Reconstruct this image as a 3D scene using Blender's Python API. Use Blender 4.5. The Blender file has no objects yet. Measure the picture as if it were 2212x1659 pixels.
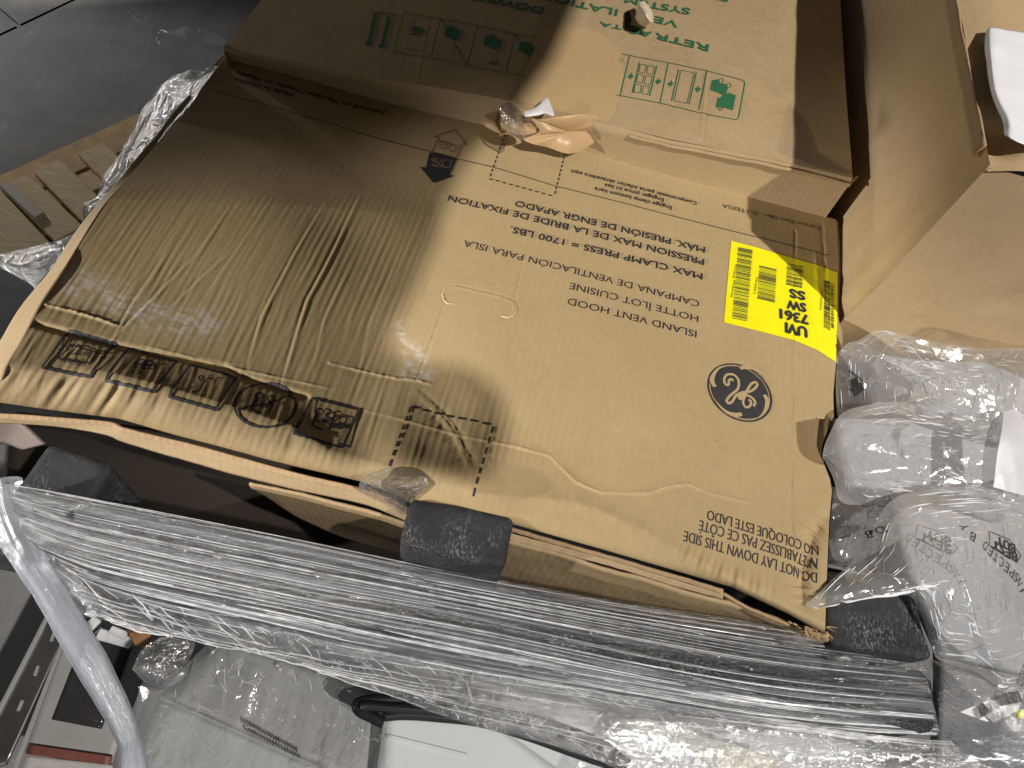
import bpy, bmesh, math, random
import numpy as np
from mathutils import Vector, Matrix
from mathutils.bvhtree import BVHTree
from mathutils.geometry import tessellate_polygon

SC = bpy.context.scene
COL = SC.collection
random.seed(4)
RNG = np.random.default_rng(11)

# ------------------------------------------------------------------ camera
# metres; the lid of the brown carton is the plane z = 0, x runs along its print lines, y away from the viewer
FPX, CX, CY = 1535.0, 1106.0, 829.5          # focal length and centre on a 2212 x 1659 picture
_th = math.atan(.267)
_X = np.array([math.cos(_th), math.sin(_th), 0.])
_Y = np.array([math.sin(_th)*2458, -math.cos(_th)*2458, FPX]); _Y /= np.linalg.norm(_Y)
_Z = np.cross(_X, _Y)
W2C = np.stack([_X, _Y, _Z], 1)              # world -> camera (x right, y down, z forward)
CAM = np.array([0., -.49375, .79065])

def at(px, py, z=0.):
    """point of the place seen at picture position (px, py) at height z"""
    px = np.asarray(px, float); py = np.asarray(py, float); z = np.asarray(z, float)
    d = np.stack([(px-CX)/FPX, (py-CY)/FPX, np.ones_like(px)], -1) @ W2C
    t = (z-CAM[2])/d[..., 2]
    return CAM + d*t[..., None]

def to_px(p):
    q = (np.asarray(p, float)-CAM) @ W2C.T
    return q[..., 0]/q[..., 2]*FPX+CX, q[..., 1]/q[..., 2]*FPX+CY

cd = bpy.data.cameras.new('camera'); cam = bpy.data.objects.new('camera', cd); COL.objects.link(cam)
cd.sensor_width = 36; cd.lens = 36*FPX/2212; cd.clip_start = .02; cd.clip_end = 500
R = np.stack([_X*1, _Y*1, _Z*1], 1).T        # camera axes in world coordinates: rows of W2C
right, down, fwd = W2C[0], W2C[1], W2C[2]
cam.matrix_world = Matrix([[right[0], -down[0], -fwd[0], CAM[0]], [right[1], -down[1], -fwd[1], CAM[1]],
                           [right[2], -down[2], -fwd[2], CAM[2]], [0, 0, 0, 1]])
SC.camera = cam

# ------------------------------------------------------------------ light: a dim hall, one high lamp, one low lamp at the left
SC.view_settings.view_transform = 'Standard'; SC.view_settings.look = 'None'
SC.view_settings.exposure = 0.0; SC.view_settings.gamma = 1.0
W = bpy.data.worlds.new('World'); SC.world = W; W.use_nodes = True
bg = W.node_tree.nodes['Background']; bg.inputs[0].default_value = (1.0, .97, .95, 1); bg.inputs[1].default_value = .045

def lamp(name, pos, target, power, radius, color, angle=40):
    l = bpy.data.lights.new(name, 'SPOT'); l.energy = power; l.shadow_soft_size = radius; l.color = color
    l.spot_size = math.radians(angle); l.spot_blend = .5
    o = bpy.data.objects.new(name, l); COL.objects.link(o); o.location = pos
    o.rotation_euler = (Vector(target)-Vector(pos)).to_track_quat('-Z', 'Y').to_euler()
    return o
L1 = np.array([.462, -.315, .829])
lamp('hall_lamp', tuple(L1*6+np.array([.1, .1, 0])), (.1, .1, 0), 1580, .05, (1, .955, .89), 34)
l2 = lamp('low_lamp', (-3.45, -1.85, .74), (-.44, -.12, -.05), 960, .05, (1, .96, .90), 14); l2.data.spot_blend = 1.0
lamp('left_fill_lamp', (-3.6, 2.2, -.12), (-.9, .55, -.55), 115, .12, (1, .97, .93), 62)  # added fill light for the pallet, floor and hanging plastic
al = bpy.data.lights.new('dock_door_light', 'AREA'); al.energy = 15; al.shape = 'RECTANGLE'; al.size = 2.4; al.size_y = .42; al.color = (.84, .91, 1)
ao = bpy.data.objects.new('dock_door_light', al); COL.objects.link(ao); ao.location = (.3, -4.4, .95)
ao.rotation_euler = (Vector((.1, -.3, -.17))-Vector(ao.location)).to_track_quat('-Z', 'Y').to_euler()

# ------------------------------------------------------------------ helpers
def link(name, me, mat=None, parent=None, smooth=False):
    o = bpy.data.objects.new(name, me); COL.objects.link(o)
    if mat is not None and not me.materials: me.materials.append(mat)
    if smooth:
        for p in me.polygons: p.use_smooth = True
    if parent is not None:
        o.parent = parent; o.matrix_parent_inverse = Matrix.Translation(-Vector(ROOT.get(parent.name, (0, 0, 0))))
    return o
ROOT = {}
def thing(name, label, cat, loc=(0, 0, 0), group=None):
    o = bpy.data.objects.new(name, None); COL.objects.link(o); o.location = tuple(float(v) for v in loc); o.empty_display_size = .05
    ROOT[o.name] = tuple(float(v) for v in loc)
    o['label'] = label; o['category'] = cat
    if group: o['group'] = group
    return o
def tag(o, label=None, cat=None, group=None, kind=None):
    if label: o['label'] = label
    if cat: o['category'] = cat
    if group: o['group'] = group
    if kind: o['kind'] = kind
    return o
def mesh(name, verts, faces):
    me = bpy.data.meshes.new(name); me.from_pydata([tuple(map(float, v)) for v in verts], [], [tuple(int(i) for i in f) for f in faces]); me.update(); return me

def grid_mesh(name, P, uv=None, thick=None, attrs=None):
    """P (nv, nu, 3) -> mesh with uv in metres; thick closes it into a slab"""
    nv, nu = P.shape[:2]
    V = P.reshape(-1, 3)
    idx = np.arange(nv*nu).reshape(nv, nu)
    F = np.stack([idx[:-1, :-1], idx[:-1, 1:], idx[1:, 1:], idx[1:, :-1]], -1).reshape(-1, 4)
    nrm = np.cross(P[0, -1]-P[0, 0], P[-1, 0]-P[0, 0])
    if uv is None:
        lu = np.linalg.norm(P[nv//2, -1]-P[nv//2, 0]); lv = np.linalg.norm(P[-1, nu//2]-P[0, nu//2])
        uv = np.stack(np.meshgrid(np.linspace(0, lu, nu), np.linspace(0, lv, nv)), -1)
    UV = uv.reshape(-1, 2)
    if thick:
        N = np.zeros_like(P); a = np.gradient(P, axis=1); b = np.gradient(P, axis=0)
        n = np.cross(a, b); n /= np.linalg.norm(n, axis=-1, keepdims=True)+1e-12
        if n[nv//2, nu//2, 2] < 0: n = -n
        V = np.concatenate([V, (P-n*thick).reshape(-1, 3)]); UV = np.concatenate([UV, UV])
        k = nv*nu
        F2 = F[:, ::-1]+k
        ring = np.concatenate([idx[0, :], idx[1:, -1], idx[-1, -2::-1], idx[-2:0:-1, 0]])
        r2 = np.roll(ring, -1)
        S = np.stack([ring, ring+k, r2+k, r2], -1)
        F = np.concatenate([F, F2, S])
    me = bpy.data.meshes.new(name)
    me.vertices.add(len(V)); me.vertices.foreach_set('co', V.astype(np.float32).ravel())
    me.loops.add(F.size); me.loops.foreach_set('vertex_index', F.astype(np.int32).ravel())
    me.polygons.add(len(F)); me.polygons.foreach_set('loop_start', np.arange(0, F.size, 4, dtype=np.int32))
    me.update(calc_edges=True)
    ul = me.uv_layers.new(name='UVMap'); ul.data.foreach_set('uv', UV[F.ravel()].astype(np.float32).ravel())
    if attrs:
        for k_, a_ in attrs.items():
            at_ = me.attributes.new(k_, 'FLOAT', 'POINT'); v_ = a_.ravel()
            if thick: v_ = np.concatenate([v_, v_])
            at_.data.foreach_set('value', v_.astype(np.float32))
    me.validate()
    if nrm[2] < 0 and not thick: me.flip_normals()
    return me

def smooth01(t): t = np.clip(t, 0, 1); return t*t*(3-2*t)
def resample(pts, n, curve=True):
    pts = np.asarray(pts, float)
    if len(pts) == 1: return np.repeat(pts, n, 0)
    s = np.concatenate([[0], np.cumsum(np.linalg.norm(np.diff(pts[:, :2], axis=0), axis=1)+1e-9)]); s /= s[-1]
    t = np.linspace(0, 1, n)
    if not curve or len(pts) < 3: return np.stack([np.interp(t, s, pts[:, k]) for k in range(pts.shape[1])], 1)
    m = np.zeros_like(pts); m[1:-1] = (pts[2:]-pts[:-2])/(s[2:]-s[:-2])[:, None]
    m[0] = (pts[1]-pts[0])/(s[1]-s[0]); m[-1] = (pts[-1]-pts[-2])/(s[-1]-s[-2])
    i = np.clip(np.searchsorted(s, t, 'right')-1, 0, len(s)-2); h = (s[i+1]-s[i])[:, None]; x = ((t-s[i])[:, None])/h
    return (2*x**3-3*x**2+1)*pts[i]+(x**3-2*x**2+x)*h*m[i]+(-2*x**3+3*x**2)*pts[i+1]+(x**3-x**2)*h*m[i+1]
def loft(rows, nu, nv, curve=True, cv=True):
    """rows of (px, py, z) -> world grid (nv, nu, 3)"""
    Rw = np.stack([resample(r, nu, curve) for r in rows])
    Wd = at(Rw[..., 0], Rw[..., 1], Rw[..., 2])
    if len(rows) == nv: return Wd
    out = np.zeros((nv, nu, 3))
    k = np.linspace(0, 1, len(rows)); t = np.linspace(0, 1, nv)
    if cv and len(rows) > 2:
        m = np.gradient(Wd, k, axis=0)
        i = np.clip(np.searchsorted(k, t, 'right')-1, 0, len(k)-2); h = (k[i+1]-k[i])[:, None, None]; x = (t-k[i])[:, None, None]/h
        return (2*x**3-3*x**2+1)*Wd[i]+(x**3-2*x**2+x)*h*m[i]+(-2*x**3+3*x**2)*Wd[i+1]+(x**3-x**2)*h*m[i+1]
    i = np.clip(np.searchsorted(k, t, 'right')-1, 0, len(k)-2); x = ((t-k[i])/(k[i+1]-k[i]))[:, None, None]
    return Wd[i]*(1-x)+Wd[i+1]*x
def normals(P):
    n = np.cross(np.gradient(P, axis=1), np.gradient(P, axis=0)); n /= np.linalg.norm(n, axis=-1, keepdims=True)+1e-12
    return n if n[..., 2].mean() > 0 else -n
def wob(p, f, seed):
    r = np.random.default_rng(seed); o = np.zeros(p.shape[:-1])
    for _ in range(6):
        d = r.normal(size=p.shape[-1]); d *= f*r.uniform(.5, 1.7)/np.linalg.norm(d)
        o += np.sin(p@d+r.uniform(0, 6.28))
    return o/3.
def crumple(p, f, seed, n=9):
    """sharp criss-crossing folds, about -1 .. 1"""
    r = np.random.default_rng(seed); o = np.zeros(p.shape[:-1]); wsum = 0
    q = p + .25/f*np.stack([wob(p, f*1.3, seed+k+1) for k in range(p.shape[-1])], -1)
    for i in range(n):
        d = r.normal(size=p.shape[-1]); k = f*r.uniform(.4, 2.6); d *= k/np.linalg.norm(d)
        ph = q@d+r.uniform(0, 6.28); w = 1/np.sqrt(k/f)
        tri = 1-2*np.abs(((ph/6.283) % 1)*2-1)
        o += w*tri*np.clip(.6+.6*wob(p, f*.7, seed*7+i), 0, 1); wsum += w*.5
    return o/wsum
def disp(P, amount): return P + normals(P)*amount[..., None]

def box_mesh(name, lo, hi, bev=.0, seg=2):
    bm = bmesh.new(); bmesh.ops.create_cube(bm, size=1)
    for v in bm.verts: v.co = Vector([lo[k]+(v.co[k]+.5)*(hi[k]-lo[k]) for k in range(3)])
    if bev: bmesh.ops.bevel(bm, geom=bm.edges[:], offset=bev, segments=seg, affect='EDGES', profile=.5)
    me = bpy.data.meshes.new(name); bm.to_mesh(me); bm.free(); return me
def plank_mesh(name, a, b, w, t, bev=.002):
    """board from a to b (top centre line), width w, thickness t"""
    a = np.array(a, float); b = np.array(b, float); d = b-a; l = np.linalg.norm(d); d /= l
    s = np.cross([0, 0, 1.], d); s /= np.linalg.norm(s); n = np.cross(d, s)
    me = box_mesh(name, (0, -w/2, -t), (l, w/2, 0), bev, 1)
    M = Matrix(((d[0], s[0], n[0], a[0]), (d[1], s[1], n[1], a[1]), (d[2], s[2], n[2], a[2]), (0, 0, 0, 1)))
    me.transform(M); return me
def tube(name, pts, rad, n=12, res=80, noise=None, closed=False):
    P = resample(np.asarray(pts, float), res)
    T = np.gradient(P, axis=0); T /= np.linalg.norm(T, axis=1, keepdims=True)
    up = np.array([.3, .2, 1.]); A = np.cross(T, up); A /= np.linalg.norm(A, axis=1, keepdims=True); B = np.cross(T, A)
    r = np.asarray(rad if np.ndim(rad) else [rad]*res, float)
    if len(r) != res: r = np.interp(np.linspace(0, 1, res), np.linspace(0, 1, len(r)), r)
    ang = np.linspace(0, 2*np.pi, n+1)
    G = P[:, None]+r[:, None, None]*(np.cos(ang)[None, :, None]*A[:, None]+np.sin(ang)[None, :, None]*B[:, None])
    if noise is not None: G = P[:, None]+(G-P[:, None])*(1+noise(G)[..., None])
    G[:, -1] = G[:, 0]
    s = np.concatenate([[0], np.cumsum(np.linalg.norm(np.diff(P, axis=0), axis=1))])
    uv = np.stack(np.meshgrid(ang*np.mean(r), s), -1)[..., ::-1]
    return grid_mesh(name, G, uv=uv)

# ---- printing: flat print lies on the surface under it
class Surf:
    def __init__(self, me):
        me.calc_loop_triangles()
        self.t = BVHTree.FromPolygons([v.co[:] for v in me.vertices], [t.vertices[:] for t in me.loop_triangles])
    def z(self, x, y):
        h = self.t.ray_cast(Vector((x, y, 2)), Vector((0, 0, -1)))
        return None if h[0] is None else h[0].z
    def see(self, px, py):
        p = at(px, py, 0.); d = p-CAM
        h = self.t.ray_cast(Vector(CAM), Vector(d).normalized())
        return None if h[0] is None else np.array(h[0])
def see_all(s, pts):
    o = []
    for q in pts:
        p = s.see(*q)
        if p is None: p = at(q[0], q[1], o[-1][2] if o else 0.)
        o.append(p)
    return np.array(o)
def lay(bm, s, off, maxe=.006):
    for _ in range(4):
        es = [e for e in bm.edges if e.calc_length() > maxe]
        if not es: break
        bmesh.ops.subdivide_edges(bm, edges=es, cuts=1)
        bmesh.ops.triangulate(bm, faces=bm.faces[:])
    last = 0
    for v in bm.verts:
        z = s.z(v.co.x, v.co.y)
        if z is None: z = last
        last = z; v.co.z = z+off
def finish(bm, name, mat, parent):
    me = bpy.data.meshes.new(name)
    bmesh.ops.recalc_face_normals(bm, faces=bm.faces[:])
    up = sum(f.normal.z*f.calc_area() for f in bm.faces)
    if up < 0: bmesh.ops.reverse_faces(bm, faces=bm.faces[:])
    bm.to_mesh(me); bm.free(); return link(name, me, mat, parent)
def text_bm(txt, bold=0.0, shear=0, narrow=1):
    cu = bpy.data.curves.new('t', 'FONT'); cu.body = txt; cu.size = 1; cu.offset = bold; cu.resolution_u = 3; cu.shear = shear
    o = bpy.data.objects.new('t', cu); COL.objects.link(o)
    dg = bpy.context.evaluated_depsgraph_get(); me = bpy.data.meshes.new_from_object(o.evaluated_get(dg))
    bpy.data.objects.remove(o); bpy.data.curves.remove(cu)
    bm = bmesh.new(); bm.from_mesh(me); bpy.data.meshes.remove(me)
    bmesh.ops.triangulate(bm, faces=bm.faces[:]); return bm
def print_text(txt, a, b, s, mat, parent, capscale=1.0, bold=0.0, off=.0009, name='printed_text', maxe=.006, cap=None):
    """baseline runs on the surface from picture point a to picture point b"""
    A, B = see_all(s, [a, b]); bm = text_bm(txt)
    xs = [v.co.x for v in bm.verts]; x0, x1 = min(xs), max(xs)
    d = (B-A)[:2]; l = np.linalg.norm(d); d /= l; n = np.array([-d[1], d[0]])
    sx = l/(x1-x0); sy = cap/.70 if cap else sx*capscale
    for v in bm.verts:
        q = A[:2]+d*(v.co.x-x0)*sx+n*v.co.y*sy; v.co.x, v.co.y, v.co.z = q[0], q[1], 0
    lay(bm, s, off, maxe)
    if bold:
        base = bm.verts[:]; g0 = bm.faces[:]+bm.edges[:]+base; k = bold*sy
        for q, (ex, ey) in enumerate(((1, 0), (-1, 0), (0, 1), (0, -1))):
            dv = d*ex*k+n*ey*k; r_ = bmesh.ops.duplicate(bm, geom=g0)
            for e in r_['geom']:
                if isinstance(e, bmesh.types.BMVert): e.co.x += dv[0]; e.co.y += dv[1]; e.co.z += .00012*(q+1)
    me = bpy.data.meshes.new(name)
    fs = bm.faces[:]; bm.normal_update(); bad = [f for f in fs if f.normal.z < 0]
    if bad: bmesh.ops.reverse_faces(bm, faces=bad)
    bm.to_mesh(me); bm.free(); return link(name, me, mat, parent)
def add_stroke(bm, pts, w, closed=False, step=.004):
    """flat ribbon through world xy points"""
    P = np.asarray(pts, float)[:, :2]
    if closed: P = np.vstack([P, P[:1]])
    s = np.concatenate([[0], np.cumsum(np.linalg.norm(np.diff(P, axis=0), axis=1))])
    n = max(2, int(s[-1]/step)+1); t = np.unique(np.concatenate([np.linspace(0, s[-1], n), s]))
    Q = np.stack([np.interp(t, s, P[:, k]) for k in range(2)], 1)
    T = np.gradient(Q, axis=0); T /= np.linalg.norm(T, axis=1, keepdims=True)+1e-12; N = np.stack([-T[:, 1], T[:, 0]], 1)
    if closed: N[0] = N[-1] = (N[0]+N[-1])/max(np.linalg.norm(N[0]+N[-1]), 1e-6)
    ww = np.interp(t, s, np.interp(s, np.linspace(0, s[-1], len(w)), w)) if np.ndim(w) else np.full(len(t), w)
    a = [bm.verts.new((q[0], q[1], 0)) for q in Q+N*ww[:, None]/2]; b = [bm.verts.new((q[0], q[1], 0)) for q in Q-N*ww[:, None]/2]
    for i in range(len(Q)-1): bm.faces.new((a[i], a[i+1], b[i+1], b[i]))
def add_poly(bm, pts):
    P = [Vector((p[0], p[1], 0)) for p in pts]; vs = [bm.verts.new(p) for p in P]
    for t in tessellate_polygon([P]): 
        try: bm.faces.new([vs[i] for i in t])
        except ValueError: pass
def mark(s, mat, parent, name, strokes=(), polys=(), off=.0009, maxe=.008):
    """strokes: (px points, width m, closed); polys: px points"""
    bm = bmesh.new()
    for pts, w, cl in strokes: add_stroke(bm, see_all(s, pts), w, cl)
    for pts in polys: add_poly(bm, see_all(s, pts))
    lay(bm, s, off, maxe); return finish(bm, name, mat, parent)
def crop(ox, oy, k): return lambda pts: [(ox+x*k, oy+y*k) for x, y in pts]
def ell(cx, cy, rx, ry, n=40, a0=0, a1=2*math.pi):
    return [(cx+rx*math.cos(a0+(a1-a0)*i/n), cy+ry*math.sin(a0+(a1-a0)*i/n)) for i in range(n if abs(a1-a0) > 6.2 else n+1)]

# ------------------------------------------------------------------ materials
def nt(name):
    m = bpy.data.materials.new(name); m.use_nodes = True; t = m.node_tree; t.nodes.clear()
    out = t.nodes.new('ShaderNodeOutputMaterial'); return m, t, out
def N(t, kind, **kw):
    n = t.nodes.new(kind)
    for k, v in kw.items():
        if k[0] == '_': n.inputs[int(k[1:]) if k[1:].isdigit() else k[1:]].default_value = v
        else: setattr(n, k, v)
    return n
def noise(t, vec, scale, detail=4, rough=.55, dist=0):
    n = N(t, 'ShaderNodeTexNoise', _Scale=scale, _Detail=detail, _Roughness=rough, _Distortion=dist); t.links.new(vec, n.inputs['Vector']); return n.outputs['Fac']
def mapping(t, vec, scale=(1, 1, 1), rot=(0, 0, 0)):
    n = N(t, 'ShaderNodeMapping'); n.inputs['Scale'].default_value = scale; n.inputs['Rotation'].default_value = rot; t.links.new(vec, n.inputs['Vector']); return n.outputs[0]
def ramp(t, fac, stops):
    n = N(t, 'ShaderNodeValToRGB'); e = n.color_ramp.elements
    for i, (p, c) in enumerate(stops):
        if i > 1: e.new(p)
        e[i].position = p; e[i].color = (c, c, c, 1) if np.ndim(c) == 0 else (*c, 1)
    t.links.new(fac, n.inputs[0]); return n.outputs[0]
def mix(t, fac, a, b, mode='MIX'):
    n = N(t, 'ShaderNodeMix', data_type='RGBA', blend_type=mode)
    for sock, v in ((n.inputs[0], fac), (n.inputs[6], a), (n.inputs[7], b)):
        if hasattr(v, 'links'): t.links.new(v, sock)
        else: sock.default_value = v if np.ndim(v) == 0 else (*v, 1)[:4]
    return n.outputs[2]
def math_(t, op, a, b=0., c=None):
    n = N(t, 'ShaderNodeMath', operation=op)
    for i, v in enumerate((a, b) if c is None else (a, b, c)):
        if hasattr(v, 'links'): t.links.new(v, n.inputs[i])
        else: n.inputs[i].default_value = v
    return n.outputs[0]
def coords(t, kind='Object'): return N(t, 'ShaderNodeTexCoord').outputs[kind]
def attr(t, name): return N(t, 'ShaderNodeAttribute', attribute_name=name).outputs['Fac']
def bump(t, h, strength, dist=.001, normal=None):
    n = N(t, 'ShaderNodeBump', _Strength=strength, _Distance=dist); t.links.new(h, n.inputs['Height'])
    if normal: t.links.new(normal, n.inputs['Normal'])
    return n.outputs[0]

def kraft(name, base, vec='Object', flute=.35, flute_axis=(1, 0, 0), worn=False, mottle=1.0, rough=.72):
    m, t, out = nt(name); v = coords(t, vec)
    fib = noise(t, mapping(t, v, (1, .35, 1)), 520, 3, .6); blot = noise(t, v, 9, 4); fine = noise(t, v, 95, 5, .65)
    c = mix(t, math_(t, 'MULTIPLY', ramp(t, fine, [(.3, 0.), (.7, 1.)]), .62*mottle), base, tuple(x*.80 for x in base))
    c = mix(t, math_(t, 'MULTIPLY', ramp(t, blot, [(.35, 0.), (.7, 1.)]), .35*mottle), c, tuple(min(1, x*k) for x, k in zip(base, (1.12, 1.13, 1.2))))
    c = mix(t, math_(t, 'MULTIPLY', ramp(t, fib, [(.58, 0.), (.72, 1.)]), .22*mottle), c, tuple(x*.62 for x in base))
    spot = noise(t, v, 210, 2, .5)
    c = mix(t, math_(t, 'MULTIPLY', ramp(t, spot, [(.73, 0.), (.78, 1.)]), .6), c, tuple(x*.42 for x in base))
    if worn:
        sc = math_(t, 'MULTIPLY', attr(t, 'scuff'), ramp(t, noise(t, mapping(t, v, (.5, 1, 1)), 130, 5, .7), [(.42, 0.), (.62, 1.)]))
        c = mix(t, math_(t, 'MULTIPLY', sc, .75), c, (.62, .58, .55))
        c = mix(t, attr(t, 'torn'), c, (base[0]*.50, base[1]*.46, base[2]*.42))
    # fluting telegraphing through the liner
    w = N(t, 'ShaderNodeTexWave', wave_type='BANDS', bands_direction='X', _Scale=33., _Distortion=1.2, _Detail=1.0)
    w.inputs['Detail Scale'].default_value = .6
    rot = (0, 0, math.pi/2) if flute_axis[1] else (0, 0, 0)
    t.links.new(mapping(t, v, (1, 1, 1), rot), w.inputs['Vector'])
    c = mix(t, math_(t, 'MULTIPLY', w.outputs['Fac'], .09), c, tuple(x*.75 for x in base))
    b = N(t, 'ShaderNodeBsdfPrincipled'); t.links.new(c, b.inputs['Base Color']); b.inputs['Roughness'].default_value = rough; b.inputs['Specular IOR Level'].default_value = .28
    n = bump(t, w.outputs['Fac'], flute*.35, .0008); n = bump(t, fine, .25, .0005, n); n = bump(t, fib, .18, .0003, n); n = bump(t, blot, .15, .006, n)
    t.links.new(n, b.inputs['Normal']); t.links.new(b.outputs[0], out.inputs[0]); return m
def plain(name, col, rough=.6, metal=0., spec=.5, var=.12, scale=60, bmp=.1, bdist=.001, vec='Object', stretch=(1, 1, 1)):
    m, t, out = nt(name); v = mapping(t, coords(t, vec), stretch); n = noise(t, v, scale, 5, .6); n2 = noise(t, v, scale*.12, 3)
    c = mix(t, ramp(t, n, [(.3, 0.), (.7, 1.)]), tuple(x*(1-var) for x in col), tuple(min(1, x*(1+var)) for x in col))
    c = mix(t, math_(t, 'MULTIPLY', n2, var), c, tuple(x*.6 for x in col))
    b = N(t, 'ShaderNodeBsdfPrincipled'); t.links.new(c, b.inputs['Base Color']); b.inputs['Roughness'].default_value = rough; b.inputs['Metallic'].default_value = metal
    b.inputs['Specular IOR Level'].default_value = spec
    t.links.new(bump(t, n, bmp, bdist), b.inputs['Normal']); t.links.new(b.outputs[0], out.inputs[0]); return m
def clear_film(name, milk=(.05, .45), scale=(3, 160), bscale=None, bstr=.6, bdist=.002, rough=.16, gloss=.35, tint=(.9, .93, .97), crink=0., cscale=60, glint=0., win=(.38, .62), bands=0):
    """thin clear plastic: see-through, milky where it doubles up, glossy"""
    m, t, out = nt(name); uv = coords(t, 'UV'); ob = coords(t, 'Object')
    st = noise(t, mapping(t, uv, (scale[0], scale[1], 1)), 1, 6, .68, .25); st2 = noise(t, mapping(t, uv, (scale[0]*.5, scale[1]*.22, 1)), 1, 4, .6)
    h = math_(t, 'ADD', st, math_(t, 'MULTIPLY', st2, 1.5))
    dens = ramp(t, math_(t, 'MULTIPLY', h, .4), [(win[0], milk[0]), (win[1], milk[1])])
    if bands:
        bd = ramp(t, noise(t, mapping(t, uv, (.7, bands, 1)), 1, 3, .5), [(.43, .03), (.58, 1.)]); dens = math_(t, 'MULTIPLY', dens, bd)
    nm = bump(t, h, bstr, bdist)
    if crink:
        vz = N(t, 'ShaderNodeTexVoronoi', feature='F1', distance='EUCLIDEAN', _Scale=cscale, _Randomness=1.); 
        wv = N(t, 'ShaderNodeMix', data_type='VECTOR'); wv.inputs[0].default_value = .03
        nz = N(t, 'ShaderNodeTexNoise', _Scale=cscale*.5, _Detail=3.); t.links.new(ob, nz.inputs['Vector'])
        t.links.new(ob, wv.inputs[4]); t.links.new(nz.outputs['Color'], wv.inputs[5]); t.links.new(wv.outputs[1], vz.inputs['Vector'])
        ce = N(t, 'ShaderNodeTexVoronoi', feature='DISTANCE_TO_EDGE', _Scale=cscale*.6); t.links.new(wv.outputs[1], ce.inputs['Vector'])
        nm = bump(t, vz.outputs['Distance'], crink, .25/cscale, nm)
        ridge = ramp(t, ce.outputs['Distance'], [(0., 1.), (.035, 0.)])
        keep = ramp(t, noise(t, ob, cscale*.35, 3), [(.45, 0.), (.6, 1.)])
        rk = math_(t, 'MULTIPLY', ridge, keep)
        dens = math_(t, 'MAXIMUM', dens, math_(t, 'MULTIPLY', rk, glint)) if glint else dens  # glints painted as white along the crinkle ridges
        nm = bump(t, rk, crink*.5, .15/cscale, nm)
    tr = N(t, 'ShaderNodeBsdfTransparent'); tr.inputs[0].default_value = (.97, .98, 1, 1)
    df = N(t, 'ShaderNodeBsdfDiffuse'); df.inputs[0].default_value = (*tint, 1); t.links.new(nm, df.inputs['Normal'])
    tl = N(t, 'ShaderNodeBsdfTranslucent'); tl.inputs[0].default_value = (*tint, 1); t.links.new(nm, tl.inputs['Normal'])
    ms = N(t, 'ShaderNodeMixShader'); ms.inputs[0].default_value = .35; t.links.new(df.outputs[0], ms.inputs[1]); t.links.new(tl.outputs[0], ms.inputs[2])
    m1 = N(t, 'ShaderNodeMixShader'); t.links.new(dens, m1.inputs[0]); t.links.new(tr.outputs[0], m1.inputs[1]); t.links.new(ms.outputs[0], m1.inputs[2])
    gl = N(t, 'ShaderNodeBsdfGlossy'); gl.inputs['Roughness'].default_value = rough; gl.inputs[0].default_value = (1, 1, 1, 1); t.links.new(nm, gl.inputs['Normal'])
    fr = N(t, 'ShaderNodeFresnel'); fr.inputs[0].default_value = 1.5; t.links.new(nm, fr.inputs['Normal'])
    gf = math_(t, 'MINIMUM', math_(t, 'MULTIPLY_ADD', fr.outputs[0], gloss*2, gloss*.12), .9)
    m2 = N(t, 'ShaderNodeMixShader'); t.links.new(gf, m2.inputs[0]); t.links.new(m1.outputs[0], m2.inputs[1]); t.links.new(gl.outputs[0], m2.inputs[2])
    t.links.new(m2.outputs[0], out.inputs[0]); return m

K_MAIN = kraft('kraft_brown', (.415, .303, .156), worn=True, flute=.12)
K_WALL = kraft('kraft_wall', (.40, .288, .157), flute=.5)
K_FLAP = kraft('kraft_flap', (.41, .298, .167), flute=.4)
K_EDGE = kraft('kraft_edge', (.40, .27, .15), flute=.8, mottle=1.6)
K_UP = kraft('kraft_green_print', (.445, .323, .176), flute=.12, mottle=1.7)
K_BIG = kraft('kraft_big_carton', (.50, .362, .205), flute=.10)
K_PATCH = kraft('kraft_peeled', (.50, .345, .175), flute=.02, mottle=.5)
K_TAPE = kraft('paper_tape', (.50, .33, .17), flute=.0, mottle=.6, rough=.35)
INK = plain('black_ink', (.028, .027, .030), .65, var=.25, scale=300)
GREEN = plain('green_ink', (.030, .150, .065), .6, var=.25, scale=300)
PALE = plain('unprinted_kraft', (.415, .303, .156), .7, var=.1)
YELLOW = plain('yellow_sticker', (.86, .80, .010), .32, var=.05, scale=30, bmp=.05)
GREYINK = plain('thin_grey_ink', (.10, .09, .03), .6)
def dusty():
    m, t, out = nt('black_foam'); v = coords(t); a = noise(t, v, 14, 4); b_ = noise(t, mapping(t, v, (1, .4, 1), (.3, 0, .7)), 430, 4, .75); c_ = noise(t, v, 160, 3)
    d = math_(t, 'MULTIPLY', ramp(t, a, [(.42, 0.), (.68, 1.)]), ramp(t, b_, [(.5, 0.), (.66, 1.)]))
    c = mix(t, math_(t, 'MULTIPLY', d, .85), mix(t, c_, (.014, .014, .016), (.034, .034, .038)), (.30, .30, .31))
    b = N(t, 'ShaderNodeBsdfPrincipled'); t.links.new(c, b.inputs['Base Color']); b.inputs['Roughness'].default_value = .7; b.inputs['Specular IOR Level'].default_value = .25
    t.links.new(bump(t, b_, .5, .0015), b.inputs['Normal']); t.links.new(b.outputs[0], out.inputs[0]); return m
FOAM = dusty()
BLACK = plain('black_rubber', (.012, .012, .013), .35, var=.2, scale=80)
STEEL = plain('brushed_steel', (.46, .455, .44), .38, metal=.45, var=.12, scale=14, bmp=.03, stretch=(1, 40, 1))
STEEL_L = plain('pale_steel', (.42, .42, .41), .5, metal=.35, var=.08, scale=8, bmp=.02)
GREYPANEL = plain('pale_grey_panel', (.53, .56, .56), .5, var=.04, scale=12, bmp=.03)
DARKGLASS = plain('dark_glass', (.035, .032, .034), .12, var=.1)
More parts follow.
